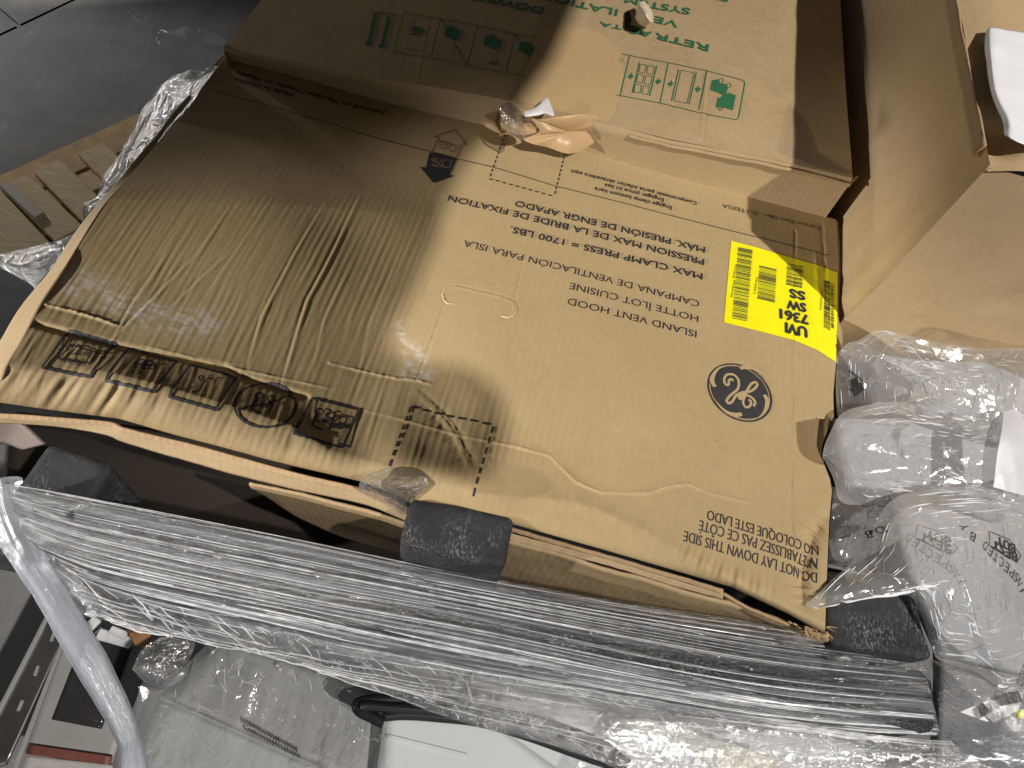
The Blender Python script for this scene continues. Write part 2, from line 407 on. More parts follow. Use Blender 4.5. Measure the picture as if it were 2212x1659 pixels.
WHITE = plain('white_plastic', (.72, .72, .73), .4, var=.05, scale=20)
REDWOOD = plain('red_brown_trim', (.16, .05, .035), .5, var=.2)
WOOD = plain('pallet_wood', (.80, .60, .34), .75, var=.35, scale=22, bmp=.3, stretch=(1, 9, 1))
PAPERW = plain('white_paper', (.70, .69, .68), .6, var=.04)
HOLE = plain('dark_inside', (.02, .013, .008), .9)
FILM_W = clear_film('stretch_film', milk=(.02, .62), scale=(.9, 330), bstr=1., bdist=.004, rough=.17, gloss=.75, tint=(.76, .80, .88), win=(.46, .60), bands=42)
FILM_C = clear_film('crumpled_film', milk=(.05, .28), scale=(9, 90), bstr=.7, bdist=.004, rough=.12, gloss=.75, tint=(.82, .82, .82), crink=.8, cscale=120, glint=.9)
FILM_H = clear_film('hood_film', milk=(.02, .22), scale=(6, 70), bstr=.4, bdist=.003, rough=.12, gloss=.32, tint=(.82, .82, .82), crink=.25, cscale=60, glint=.5)
FILM_B = clear_film('bag_film', milk=(.15, .38), scale=(7, 12), bstr=.4, bdist=.004, rough=.12, gloss=.7, tint=(.82, .82, .82), crink=.5, cscale=40, glint=.5)
def fold_glint_mat():
    m, t, out = nt('fold_glint'); b = N(t, 'ShaderNodeBsdfPrincipled'); b.inputs['Base Color'].default_value = (.86, .87, .90, 1); b.inputs['Roughness'].default_value = .2
    tr = N(t, 'ShaderNodeBsdfTransparent'); ms = N(t, 'ShaderNodeMixShader'); v = coords(t); ms.inputs[0].default_value = .8
    t.links.new(math_(t, 'MULTIPLY_ADD', noise(t, v, 60, 2), 1.0, .15), ms.inputs[0])
    t.links.new(tr.outputs[0], ms.inputs[1]); t.links.new(b.outputs[0], ms.inputs[2]); t.links.new(ms.outputs[0], out.inputs[0]); return m
FOLD_GLINT = fold_glint_mat()  # near-white fold colour, painting in glints on creased film
def strands(name, P, n, seed, parent, lu=(.1, .6), w=(.0003, .0010), tilt=.02, off=.0012, along=True, region=(0, 1, 0, 1), curl=.3):
    """near-white fold ribbons put in as glints on a film surface P (nv, nu, 3)"""
    r = np.random.default_rng(seed); nv, nu = P.shape[:2]; Nn = normals(P); V, F = [], []
    for _ in range(n):
        u, v = r.uniform(region[0], region[1]), r.uniform(region[2], region[3])
        L_ = r.uniform(*lu)*(1 if along else 1); th = r.normal()*tilt if along else r.uniform(0, np.pi)
        m = 26 if along else 8; tt = np.linspace(-.5, .5, m); bend = r.normal()*curl
        uu = u+L_*(tt*np.cos(th)-bend*(tt**2)*np.sin(th)); vv_ = v+L_*(tt*np.sin(th)+bend*(tt**2)*np.cos(th))*(1 if along else nu/nv*np.linalg.norm(P[0, -1]-P[0, 0])/max(np.linalg.norm(P[-1, 0]-P[0, 0]), .02)*nv/nu)
        k = (uu >= 0) & (uu <= 1) & (vv_ >= 0) & (vv_ <= 1)
        if k.sum() < 3: continue
        uu, vv_ = uu[k]*(nu-1), vv_[k]*(nv-1); i, j = np.minimum(vv_.astype(int), nv-2), np.minimum(uu.astype(int), nu-2); a, b = (vv_-i)[:, None], (uu-j)[:, None]
        Q = P[i, j]*(1-a)*(1-b)+P[i+1, j]*a*(1-b)+P[i, j+1]*(1-a)*b+P[i+1, j+1]*a*b; nn = Nn[i, j]
        T_ = np.gradient(Q, axis=0); T_ /= np.linalg.norm(T_, axis=1, keepdims=True)+1e-9; S_ = np.cross(nn, T_)
        ww = r.uniform(*w)*np.sin(np.linspace(.08, np.pi-.08, len(Q)))[:, None]**.6; h = nn*off; b0 = len(V)
        for q, s_, h_, w_ in zip(Q, S_, h, ww): V += [q-s_*w_, q+h_*(.3+w_[0]*900), q+s_*w_]
        for e in range(len(Q)-1):
            o = b0+e*3; F += [(o, o+3, o+4, o+1), (o+1, o+4, o+5, o+2)]
    o = link(name, mesh(name, V, F), FOLD_GLINT, parent); o['kind'] = 'stuff'; return o
FILM_R = clear_film('twisted_film', milk=(.35, .75), scale=(1.2, 190), bstr=1., bdist=.003, rough=.2, gloss=.4, tint=(.62, .65, .74), crink=.2, cscale=150, glint=.7)

# ------------------------------------------------------------------ floor
fl = bpy.data.objects.new('floor', box_mesh('floor', (-60, -60, -1.05), (60, 60, -1.012))); COL.objects.link(fl)
FLOORM = None
def concrete():
    m, t, out = nt('worn_concrete'); v = coords(t); a = noise(t, v, 3.5, 6, .65); b_ = noise(t, mapping(t, v, (1, .25, 1), (0, 0, .6)), 26, 6, .7); c_ = noise(t, v, 70, 5, .7)
    c = mix(t, ramp(t, a, [(.3, 0.), (.7, 1.)]), (.13, .13, .135), (.24, .235, .23))
    c = mix(t, math_(t, 'MULTIPLY', ramp(t, b_, [(.56, 0.), (.72, 1.)]), .28), c, (.46, .44, .42))
    c = mix(t, math_(t, 'MULTIPLY', ramp(t, c_, [(.62, 0.), (.75, 1.)]), .5), c, (.50, .48, .45))
    b = N(t, 'ShaderNodeBsdfPrincipled'); t.links.new(c, b.inputs['Base Color']); b.inputs['Roughness'].default_value = .75; b.inputs['Specular IOR Level'].default_value = .3
    t.links.new(bump(t, c_, .15, .002), b.inputs['Normal']); t.links.new(b.outputs[0], out.inputs[0]); return m
FLOORM = concrete(); fl.data.materials.append(FLOORM); tag(fl, kind='structure')
ja, jb = at(-60, 98, -1.0), at(130, 8, -1.0)        # saw joint in the slab, and one branching from it
u = (jb-ja)[:2]; u /= np.linalg.norm(u); n_ = np.array([-u[1], u[0]])
jc, jd = at(0, 22, -1.0), at(45, 60, -1.0)
def slab(poly):
    bm = bmesh.new(); vs = [bm.verts.new((p[0], p[1], -1.0)) for p in poly]; f = bm.faces.new(vs)
    if f.normal.z < 0: f.normal_flip()
    bm.normal_update()
    ex = bmesh.ops.extrude_face_region(bm, geom=[f]); 
    for e in ex['geom']:
        if isinstance(e, bmesh.types.BMVert): e.co.z -= .012
    bmesh.ops.recalc_face_normals(bm, faces=bm.faces[:])
    me = bpy.data.meshes.new('slab'); bm.to_mesh(me); bm.free(); o = link('slab', me, FLOORM); o.parent = fl; return o
g = .007
p0 = ja[:2]; e1 = p0-u*3; e2 = p0+u*6
slab([e1-n_*g, e2-n_*g, e2-n_*8, e1-n_*8])
w_ = (jd-jc)[:2]; w_ /= np.linalg.norm(w_); k_ = jd[:2]+n_*0.0
q_ = k_+n_*g
m_ = np.array([-w_[1], w_[0]])
slab([e1+n_*g, q_-u*.008, q_-u*.008-w_*6, e1-w_*6]); slab([q_+u*.008, e2+n_*g, e2-w_*6, q_+u*.008-w_*6])

# ------------------------------------------------------------------ big carton lid with its dents (heights in metres)
def ycurve(pts): 
    pts = np.array(pts, float); return lambda x: np.interp(x, pts[:, 0], pts[:, 1])
TOPE = [(488, 121), (600, 150), (713, 182), (850, 222), (1048, 270), (1250, 320), (1453, 378), (1620, 425), (1806, 474)]
BOTE = [(-12, 868), (100, 884), (250, 904), (400, 948), (600, 1000), (780, 1040), (850, 1066), (890, 1089), (1000, 1108), (1100, 1130), (1300, 1186), (1450, 1230), (1580, 1268), (1700, 1325), (1782, 1370)]
LEFTE = [(488, 121), (360, 285), (235, 432), (160, 548), (95, 648), (45, 740), (5, 815), (-12, 868)]
RIGHTE = [(1806, 474), (1812, 560), (1810, 640), (1808, 700), (1806, 784), (1800, 850), (1801, 900), (1789, 930), (1776, 962), (1774, 985), (1783, 1010), (1793, 1035), (1797, 1060), (1791, 1130), (1786, 1250), (1782, 1370)]
NU, NV = 760, 460
def coons(T, B, L, Rr, nu, nv):
    T, B = resample(T, nu, False), resample(B, nu, False); L, Rr = resample(L, nv, False), resample(Rr, nv, False)
    u = np.linspace(0, 1, nu)[None, :, None]; v = np.linspace(0, 1, nv)[:, None, None]
    return (1-v)*T[None]+v*B[None]+(1-u)*L[:, None]+u*Rr[:, None]-((1-u)*(1-v)*T[0]+u*(1-v)*T[-1]+(1-u)*v*B[0]+u*v*B[-1])
PX = coons(TOPE, BOTE, LEFTE, RIGHTE, NU, NV)
X_, Y_ = PX[..., 0], PX[..., 1]
G0 = at(X_, Y_, 0.)
def pdist(pts, P=None, signed=False):
    """distance in metres from the lid points to a px polyline laid on the lid"""
    P = G0 if P is None else P
    Q = at(*np.array(pts, float).T, 0.)[:, :2]; best = np.full(P.shape[:2], 9.); sg = np.zeros(P.shape[:2]); tt = np.zeros(P.shape[:2])
    for i in range(len(Q)-1):
        d = Q[i+1]-Q[i]; l2 = d@d; r = P[..., :2]-Q[i]; t = np.clip((r@d)/l2, 0, 1); e = r-t[..., None]*d
        dist = np.linalg.norm(e, axis=-1); s = np.sign(d[0]*r[..., 1]-d[1]*r[..., 0]); k = dist < best
        best = np.where(k, dist, best); sg = np.where(k, s, sg); tt = np.where(k, (i+t)/(len(Q)-1), tt)
    return (best, sg, tt) if signed else best
XW, YW = G0[..., 0], G0[..., 1]
H = np.zeros((NV, NU))
leftm = 1-smooth01((X_-760)/330.)                                     # sagging left half
cr = ycurve([(-50, 425), (250, 430), (600, 442), (960, 470), (1100, 520)])
pc = at(X_, cr(X_), 0.); beyond = YW-pc[..., 1]                          # metres beyond the crown line
H += -leftm*.25*(np.sqrt(np.maximum(beyond, 0)**2+.02**2)-.02)*(beyond > 0)
H += -leftm*.07*np.maximum(-beyond, 0)
crease = ycurve([(-50, 668), (64, 697), (147, 719), (248, 746), (330, 764), (482, 792), (516, 812), (660, 858), (760, 868), (854, 818), (931, 822), (1010, 828), (1090, 868), (1180, 985), (1400, 1090), (1800, 1260)])
crest = ycurve([(-50, 775), (101, 793), (202, 799), (263, 811), (334, 828), (405, 849), (469, 868), (534, 888), (630, 920), (713, 972), (780, 987), (850, 1012), (934, 1032), (1031, 1066), (1182, 1077), (1295, 1101), (1445, 1177), (1600, 1262), (1800, 1350)])
bot = ycurve([(p[0], p[1]) for p in BOTE])
c1, c2, c3 = crease(X_), crest(X_), bot(X_)
amp = .0145*(1-.84*smooth01((X_-1010)/160.))
amp = amp*(.55+.45*smooth01((X_-120)/170.))
t1 = np.clip((Y_-c1)/(c2-c1), 0, 1); t2 = np.clip((Y_-c2)/np.maximum(c3-c2, 8), 0, 1)
H += amp*(t1**1.25)*(1-.0*t1)
drop = np.interp(X_, [0, 260, 600, 900, 1100, 1800], [.075, .06, .04, .018, .016, .014])
H -= (drop+amp*.5)*(1-np.sqrt(np.clip(1-(t2*.985)**2, 0, 1)))*smooth01(t2*4)
H -= .004*np.exp(-(pdist([(64, 697), (147, 719), (248, 746), (330, 764), (482, 792), (516, 812), (660, 858)])/.004)**2)
def ridge(pts, h, w, fade=True):
    global H
    d, s, t = pdist(pts, signed=True); j = 1+.35*np.sin(t*37+h*9e3)+.2*np.sin(t*91)
    f = np.sin(np.clip(t, .02, .98)*np.pi)**.35 if fade else 1
    H = H+h*j*f*np.exp(-np.abs(d/w)**1.6)
def kink(pts, h, w):
    """sharp crease: one side proud, the other sunk"""
    global H
    d, s, t = pdist(pts, signed=True); f = np.sin(np.clip(t, .02, .98)*np.pi)**.4
    H = H+h*f*s*(d/w)*np.exp(-(d/w)**2*.7)*1.3+h*.6*np.exp(-(d/(w*.45))**2)*f
for pts, h in (([(425, 548), (330, 645), (241, 736)], .0016), ([(355, 555), (290, 650), (234, 749)], .0013), ([(700, 440), (636, 548), (566, 682), (536, 783)], .0022),
               ([(775, 425), (716, 548), (663, 649), (636, 736), (609, 830)], .0026), ([(495, 545), (430, 605), (361, 672)], .0011), ([(500, 440), (425, 550)], .0009),
               ([(760, 560), (700, 690), (676, 800)], .0008), ([(560, 470), (470, 600), (410, 700)], .0007), ([(860, 560), (800, 700), (770, 830)], .0006),
               ([(300, 600), (215, 720)], .0009), ([(960, 640), (900, 800)], .0007), ([(910, 470), (850, 600), (800, 720)], .0006)):
    kink(pts, h*.42, .0027)
for pts, h in (([(97, 657), (161, 672), (218, 689), (254, 702)], .0022), ([(713, 784), (800, 805), (854, 816), (900, 820), (931, 830)], .0016), ([(321, 749), (400, 768), (482, 790), (560, 806), (713, 838)], .0012),
               ([(777, 883), (874, 907), (991, 940), (1115, 964), (1188, 984), (1245, 1041), (1299, 1064), (1399, 1064), (1453, 1050), (1485, 1044), (1533, 1064), (1619, 1085)], .0011)):
    ridge(pts, h, .0016); kink(pts, h*.4, .005)
ridge([(910, 850), (930, 868), (954, 890), (975, 912), (991, 940), (1000, 965), (1012, 985), (1028, 1020)], .0009, .0014); kink([(910, 850), (954, 890), (991, 940), (1008, 980), (1028, 1020)], -.0011, .0045)
ridge([(913, 872), (954, 915), (985, 960), (1005, 1005)], -.0015, .010)
ridge([(934, 1052), (1031, 1069), (1182, 1077), (1249, 1087), (1295, 1101), (1380, 1140), (1445, 1177)], .0022, .010)
ridge([(1453, 1180), (1560, 1235), (1680, 1280)], .003, .012)
ridge([(1718, 500), (1715, 789), (1712, 980), (1708, 1119), (1722, 1210), (1735, 1303)], -.0011, .0022, False)
ridge([(1735, 1303), (1730, 1262), (1752, 1166), (1782, 1118)], -.006, .009)
ridge([(1762, 545), (1768, 640), (1776, 760)], .0012, .003); ridge([(1775, 480), (1782, 600), (1786, 700)], -.0015, .003)
ridge([(1128, 579), (1111, 647)], -.0007, .0016); ridge([(959, 656), (930, 740), (900, 820)], -.0008, .0016)
SLOT = crop(713, 548.5, .3348)([(790, 325), (755, 322), (732, 300), (722, 262), (735, 225), (770, 208), (820, 206), (950, 237), (1140, 283), (1180, 305), (1198, 340), (1198, 380), (1180, 402), (1150, 411), (1110, 405)])
d, s, t = pdist(SLOT, signed=True); H += -.0006*s*np.exp(-(d/.003)**2)
# bulges
def bulge(px, py, rx, ry, h):
    global H
    c = at(px, py, 0.); H = H+h*np.exp(-((XW-c[0])/rx)**2-((YW-c[1])/ry)**2)
bulge(1350, 800, .25, .2, .010); bulge(975, 1030, .055, .022, .013); bulge(860, 985, .03, .035, .010); bulge(965, 885, .05, .04, -.006); bulge(1560, 1150, .08, .04, .004); bulge(560, 560, .12, .1, .006)
# crushed tubes along the rolled edge
for px, w, h in ((120, .006, -.004), (157, .005, -.009), (178, .004, -.006), (236, .006, -.006), (263, .004, -.011), (305, .006, -.005), (352, .007, -.003), (60, .006, -.004), (22, .006, -.005), (640, .005, -.003), (500, .006, -.002)):
    c = at(px, bot(px)-30, -.03); cx_ = XW-(c[0]+(YW-c[1])*.02)
    H += .38*h*np.exp(-(cx_/w)**2)*smooth01((t2-.05)*3)*(X_ < 900)
# fluting: strongest where the board was crushed
fl_ph = XW/.0098*2*np.pi+1.1*wob(G0[..., :2]*np.array([1, .25]), 30, 5)
famp = .00004+.00012*leftm*smooth01((beyond*-1+.03)/.05)+.00018*np.exp(-((X_-990)/160)**2-((Y_-930)/110)**2)+.00007*smooth01(t1*2)*(X_ < 1150)*(.4+.6*smooth01(t2*3+.4))
famp *= np.clip(.8+.5*wob(G0[..., :2], 22, 8)+.45*wob(G0[..., :2]*np.array([1, .12]), 160, 9), .08, 1.9)
H += famp*.62*np.sin(fl_ph)
sn = np.random.default_rng(77).normal(size=(9, NU)); sn = (sn+np.roll(sn, 1, 1)+np.roll(sn, 2, 1)+.6*np.roll(sn, 3, 1))/1.9
rowk = np.linspace(0, 8, NV); r0 = np.minimum(rowk.astype(int), 7); rf = smooth01(rowk-r0)[:, None]
H += (sn[r0]*(1-rf)+sn[r0+1]*rf)*(.000012+.00009*leftm*smooth01((beyond*-1+.03)/.05)+.00004*smooth01(t1*2)*(X_ < 1150)+.00006*np.exp(-((X_-990)/160)**2-((Y_-930)/110)**2))
H += .0012*wob(G0[..., :2], 14, 21)+.0004*wob(G0[..., :2], 45, 22)*(.4+leftm)
# torn hole in the right edge
TORN = crop(1453.7, 548.5, .3438)([(770, 1060), (810, 1048), (900, 1032), (1010, 1045), (1060, 1060), (1060, 1330), (920, 1318), (850, 1292), (800, 1250), (778, 1180)])
def inside(pts):
    k = np.zeros(X_.shape, bool); n = len(pts)
    for i in range(n):
        (xa, ya), (xb, yb) = pts[i], pts[(i+1) % n]; c = (ya > Y_) != (yb > Y_)
        k ^= c & (X_ < (xb-xa)*(Y_-ya)/(yb-ya+1e-9)+xa)
    return k
tornm = inside(TORN).astype(float)
H -= tornm*(.0045+.0015*wob(G0[..., :2], 70, 97)+.0008*crumple(G0[..., :2], 60, 98)+.01*smooth01((X_-1740)/70))
scuff = np.zeros((NV, NU))
for pts, w in (([(145, 600), (250, 650), (330, 690), (440, 700)], .022), ([(897, 750), (905, 775)], .010), ([(250, 640), (400, 690)], .012), ([(870, 805), (930, 812)], .008), ([(1325, 920), (1335, 925)], .003), ([(860, 700), (890, 800)], .006)):
    scuff = np.maximum(scuff, np.exp(-(pdist(pts)/w)**2))
LID = at(X_, Y_, H)

carton = thing('vent_hood_carton', 'large crushed brown carton with black print and a yellow sticker, in the middle', 'carton', (0, .13, -.3))
lid_me = grid_mesh('top_panel', LID, uv=G0[..., :2], attrs={'scuff': scuff, 'torn': tornm})
lid = link('top_panel', lid_me, K_MAIN, carton, smooth=True)
S = Surf(lid_me)

# walls under the lid: left rim, front flaps, front wall
def lipz(x): # height of the lid's lower edge at picture x
    j = np.argmin(np.abs(X_[-1]-x)); return H[-1, j]
def fx(pts, dz=0., dy=0): return [(x, y+dy, lipz(x)+dz) for x, y in pts]
rim = loft([[(x-1, y+1, H[min(NV-1, int(i/(len(LEFTE)-1)*(NV-1))), 0]-.004) for i, (x, y) in enumerate(LEFTE)],
            [(470, 140, -.06), (340, 290, -.04), (212, 440, -.03), (135, 545, -.035), (62, 640, -.045), (8, 725, -.055), (-40, 800, -.075), (-60, 860, -.10)]], 90, 8)
rim = disp(rim, .0015*wob(rim, 40, 3))
link('side_wall', grid_mesh('side_wall', rim, thick=.004), K_FLAP, carton, True)
rim2 = loft([[(466, 144, -.07), (338, 294, -.05), (210, 444, -.04), (133, 549, -.045), (60, 645, -.055), (5, 730, -.065), (-45, 806, -.085)],
             [(466, 150, -.5), (338, 310, -.5), (216, 470, -.5), (150, 580, -.5), (90, 690, -.5), (40, 790, -.5), (0, 880, -.5)]], 40, 6)
link('side_wall', grid_mesh('side_wall', rim2), K_WALL, carton, True)
def strip(name, a, b, nu=120, nv=8, mat=K_FLAP, thick=.0035, wav=.0012, seed=1, parent=None):
    P = loft([a, b], nu, nv); P = disp(P, wav*wob(P, 50, seed)+wav*.3*wob(P, 300, seed+1))
    return link(name, grid_mesh(name, P, thick=thick), mat, parent or carton, True)
# folded flaps that stick out below the rolled edge (left half)
strip('edge_flap', [(-20, 893, -.065), (60, 897, -.062), (160, 905, -.058), (240, 913, -.052), (262, 924, -.05), (420, 962, -.045), (600, 1012, -.04), (800, 1062, -.035), (884, 1100, -.03)],
      [(-20, 903, -.069), (60, 906, -.066), (160, 914, -.062), (240, 922, -.056), (262, 934, -.054), (420, 973, -.049), (600, 1023, -.044), (800, 1072, -.039), (884, 1106, -.034)], mat=K_EDGE, seed=3)
strip('edge_flap', [(-20, 902, -.072), (60, 905, -.07), (160, 913, -.066), (240, 923, -.06), (262, 931, -.057), (420, 971, -.052), (600, 1021, -.047), (800, 1070, -.042), (884, 1106, -.038)],
      [(-20, 912, -.085), (60, 916, -.083), (130, 921, -.08), (232, 941, -.074), (262, 955, -.08), (420, 1001, -.075), (600, 1050, -.07), (790, 1092, -.062), (884, 1128, -.056)], mat=K_FLAP, seed=5, wav=.0008)
strip('inner_wall', [(540, 1040, -.080), (790, 1098, -.07), (884, 1130, -.06)], [(545, 1050, -.10), (700, 1140, -.26), (884, 1195, -.30)], mat=K_WALL, seed=8, nv=20, nu=40)
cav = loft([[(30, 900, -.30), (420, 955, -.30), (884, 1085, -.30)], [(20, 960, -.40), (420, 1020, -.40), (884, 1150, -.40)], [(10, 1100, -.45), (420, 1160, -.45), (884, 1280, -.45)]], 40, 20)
# purple-grey corner of the outer flap at the far left
strip('corner_flap', [(-30, 905, -.09), (40, 915, -.09), (95, 960, -.10)], [(-30, 960, -.16), (10, 960, -.15), (48, 972, -.14)], nu=24, mat=kraft('kraft_faded', (.17, .135, .12), flute=.1), seed=9)
# front wall, right half, with the doubled board edges above it
strip('edge_flap', [(884, 1100, -.022), (1100, 1141, -.022), (1300, 1197, -.02), (1450, 1241, -.02), (1562, 1273, -.022)],
      [(884, 1106, -.026), (1100, 1148, -.026), (1300, 1204, -.024), (1450, 1249, -.024), (1562, 1282, -.026)], mat=K_EDGE, seed=12)
strip('edge_flap', [(1090, 1149, -.030), (1300, 1206, -.028), (1450, 1251, -.028), (1562, 1284, -.03)],
      [(1090, 1163, -.036), (1300, 1219, -.034), (1450, 1264, -.034), (1562, 1294, -.036)], mat=K_FLAP, seed=13)
strip('front_wall', [(884, 1112, -.04), (1100, 1163, -.038), (1300, 1220, -.036), (1450, 1265, -.036), (1580, 1300, -.04), (1790, 1372, -.05)],
      [(884, 1235, -.30), (1100, 1290, -.30), (1300, 1345, -.30), (1450, 1390, -.30), (1580, 1420, -.30), (1790, 1480, -.30)], mat=K_WALL, seed=14, nv=24)
# bent corner flap at the lower right, with its ragged end
strip('corner_flap', [(1562, 1282, -.032), (1620, 1318, -.036), (1680, 1342, -.036), (1745, 1370, -.034)],
      [(1566, 1298, -.05), (1622, 1329, -.050), (1680, 1352, -.047), (1748, 1376, -.042)], nu=40, mat=K_EDGE, seed=15)
bmf = bmesh.new()
for i in range(46):
    a = at(random.uniform(1738, 1790), random.uniform(1352, 1372), -.016); l = random.uniform(.003, .012); th = random.uniform(-2.6, .2)
    d_ = Vector((math.cos(th)*l, math.sin(th)*l, random.uniform(-.6, .5)*l)); a = Vector(a); s_ = Vector((-d_.y, d_.x, 0)).normalized()*.0009
    bmf.faces.new([bmf.verts.new(q) for q in (a-s_, a+s_, a+d_+s_*.3, a+d_-s_*.3)])
fo = finish(bmf, 'frayed_fibres', K_EDGE, carton); fo['kind'] = 'stuff'
fo.modifiers.clear()
# strip of paper tape along the right fold of the lid
rt = loft([[(1806, 476, -.002), (1814, 560, -.002), (1812, 640, -.002), (1810, 700, -.002), (1808, 784, -.002)], [(1822, 482, -.03), (1828, 560, -.03), (1826, 640, -.03), (1822, 700, -.03), (1820, 790, -.03)]], 40, 6)
link('side_wall', grid_mesh('side_wall', rt, thick=.003), K_FLAP, carton, True)
rt = loft([[(1808, 784, -.002), (1802, 850, -.002), (1803, 900, -.003), (1777, 985, -.01), (1798, 1060, -.003), (1793, 1130, -.003), (1788, 1250, -.006), (1784, 1370, -.012)],
           [(1804, 790, -.3), (1798, 860, -.3), (1790, 930, -.3), (1782, 1010, -.3), (1770, 1080, -.3), (1760, 1150, -.3), (1750, 1270, -.3), (1745, 1390, -.3)]], 60, 8)
link('side_wall', grid_mesh('side_wall', rt), K_WALL, carton, True)

# ---- black print on the lid
def T(txt, a, b, **k): return print_text(txt, a, b, S, INK, carton, **k)
T('MAX CLAMP PRESS = 1700 LBS.', (1517.5, 592), (1104, 490), bold=.018, cap=.0125)
T('PRESSION MAX DE LA BRIDE DE FIXATION', (1521, 561), (971, 423), bold=.018, cap=.0125)
T('MÁX. PRESIÓN DE ENGR APADO', (1523, 535), (1115, 434), bold=.018, cap=.0125)
T('CAMPANA DE VENTILACIÓN PARA ISLA', (1511, 651), (1004, 519), cap=.0125)
T('HOTTE ÎLOT CUISINE', (1509, 683), (1232, 611), cap=.0125)
T('ISLAND VENT HOOD', (1505, 716), (1228, 644), cap=.0125)
T('Engage clamp bottom here', (1451, 447), (1285, 405), bold=.004)
T('Engager pince ici bas', (1434, 430), (1307, 397), bold=.004)
T('Comprometer parte inferior abrazadera aquí.', (1505, 437), (1232, 367), bold=.004)
T('Carton Part Nbr.: SL1TE02A', (1772, 491), (1560, 441), cap=.0085)
T('Made in Mexico', (636, 203), (509, 168), bold=.004)
T('Fabriqué au Mexique / Hecho en México', (834, 240), (512, 154), bold=.004)
T('DO NOT LAY DOWN THIS SIDE', (1765, 1238), (1479, 1147), cap=.0135)
T("N'ÉTABLISSEZ PAS CE CÔTÉ", (1766, 1207), (1512, 1124), cap=.0135)
T('NO COLOQUE ESTE LADO', (1767, 1180), (1529, 1102), cap=.0135)
mark(S, INK, carton, 'printed_line', [([(460, 196), (713, 266), (987, 344), (1198, 402), (1453, 467), (1790, 552)], .0013, False)])
# dashed clamp squares
def dashes(legs, w=.0030, on=.0085, gap=.0052):
    bm = bmesh.new()
    for a, b in legs:
        A, B = see_all(S, [a, b]); l = np.linalg.norm((B-A)[:2]); n = int(l/(on+gap)); k = l/(n*(on+gap))
        for i in range(n):
            add_stroke(bm, [A+(B-A)*(i*(on+gap)*k/l), A+(B-A)*((i*(on+gap)+on)*k/l)], w)
    lay(bm, S, .0009); return finish(bm, 'dashed_square', INK, carton)
dashes([((888, 878), (1066, 920)), ((887, 880), (838, 1018)), ((1065, 922), (1018, 1088))])
dashes([((1057, 387), (1198, 425)), ((1091, 292), (1058, 385)), ((1221, 330), (1198, 423))], w=.0024, on=.006, gap=.004)
# clamp arrows
c2_ = crop(713, 0, .3348)
mark(S, INK, carton, 'printed_arrow', [(c2_([(655, 985), (700, 890), (670, 885), (805, 840), (878, 935), (850, 930), (815, 1020)]), .0011, False),
     (c2_([(705, 915), (760, 925), (815, 945), (800, 985), (765, 972)]), .001, False), (ell(*c2_([(720, 925)])[0], 5, 5, 14), .001, True), (ell(*c2_([(760, 938)])[0], 4.5, 4.5, 14), .001, True), (c2_([(700, 950), (745, 965), (760, 960)]), .001, False)],
     [c2_([(640, 985), (815, 1027), (770, 1130), (800, 1138), (665, 1182), (580, 1080), (620, 1082)])])
mark(S, PALE, carton, 'printed_arrow_detail', [(c2_([(655, 1070), (770, 1085), (785, 1040), (735, 1035), (720, 1075)]), .0008, False), (c2_([(650, 1030), (760, 1090)]), .0008, False), (ell(*c2_([(678, 1035)])[0], 4.5, 4.5, 14), .0008, True), (c2_([(660, 1060), (690, 1075), (720, 1035)]), .0008, False)], off=.0013)
# handling pictograms on the rolled edge
c4 = crop(82.3, 696.6, .3224)
def boxp(pts): return (c4(pts), .0036, True)
mark(S, INK, carton, 'handling_pictogram', [boxp([(212, 62), (520, 150), (352, 368), (30, 305)]), (c4([(225, 150), (365, 195), (318, 278), (140, 245)]), .0026, True),
     (c4([(185, 110), (160, 155), (205, 165), (228, 148)]), .0022, False), (c4([(460, 185), (435, 215), (390, 200), (370, 195)]), .0022, False)],
     [ell(*c4([(155, 185)])[0], 5.5, 4.5, 14), ell(*c4([(385, 240)])[0], 5.5, 4.5, 14)], off=.0012, maxe=.004)
T('TEAM', c4([(322, 262)])[0], c4([(172, 232)])[0], off=.0012, maxe=.003, cap=.009); T('LIFT', c4([(345, 205)])[0], c4([(232, 178)])[0], off=.0012, maxe=.003, cap=.009)
mark(S, INK, carton, 'handling_pictogram', [boxp([(612, 178), (930, 260), (778, 470), (460, 395)])]+[(c4([(640+q, 285+w), (690+q, 250+w), (780+q, 272+w), (765+q, 295+w)]), .0022, True) for q, w in ((0, 0), (10, 20))]+
     [(c4([(640, 345), (640, 325), (675, 320), (685, 338), (655, 348)]), .002, False), (ell(*c4([(745, 270)])[0], 9, 5, 16), .002, True), (ell(*c4([(720, 295)])[0], 9, 5, 16), .002, True)], off=.0012, maxe=.004)
mark(S, INK, carton, 'handling_pictogram', [boxp([(1020, 285), (1330, 372), (1198, 590), (880, 500)]), (ell(*c4([(1095, 373)])[0], 5, 4.5, 14), .0022, True), (c4([(1120, 405), (1135, 375), (1180, 380)]), .0022, False), (c4([(1118, 390), (1085, 455), (1060, 470), (1032, 462)]), .0026, False)], off=.0012, maxe=.004)
def person_pair(x, y, box=True):
    o = [(ell(*c4([(x, y)])[0], 8, 6.5, 16), .0024, True), (ell(*c4([(x+78, y+22)])[0], 8, 6.5, 16), .0024, True),
         (c4([(x-30, y+30), (x-50, y+90), (x-20, y+105), (x+20, y+120)]), .0026, False), (c4([(x-25, y+55), (x+40, y+70), (x+75, y+45)]), .0024, False), (c4([(x+85, y+45), (x+75, y+85), (x+60, y+120)]), .0026, False), (c4([(x-30, y+25), (x+20, y+50), (x+62, y+72)]), .002, False)]
    return o
e4 = at(*c4([(1523, 558)])[0], -.01); 
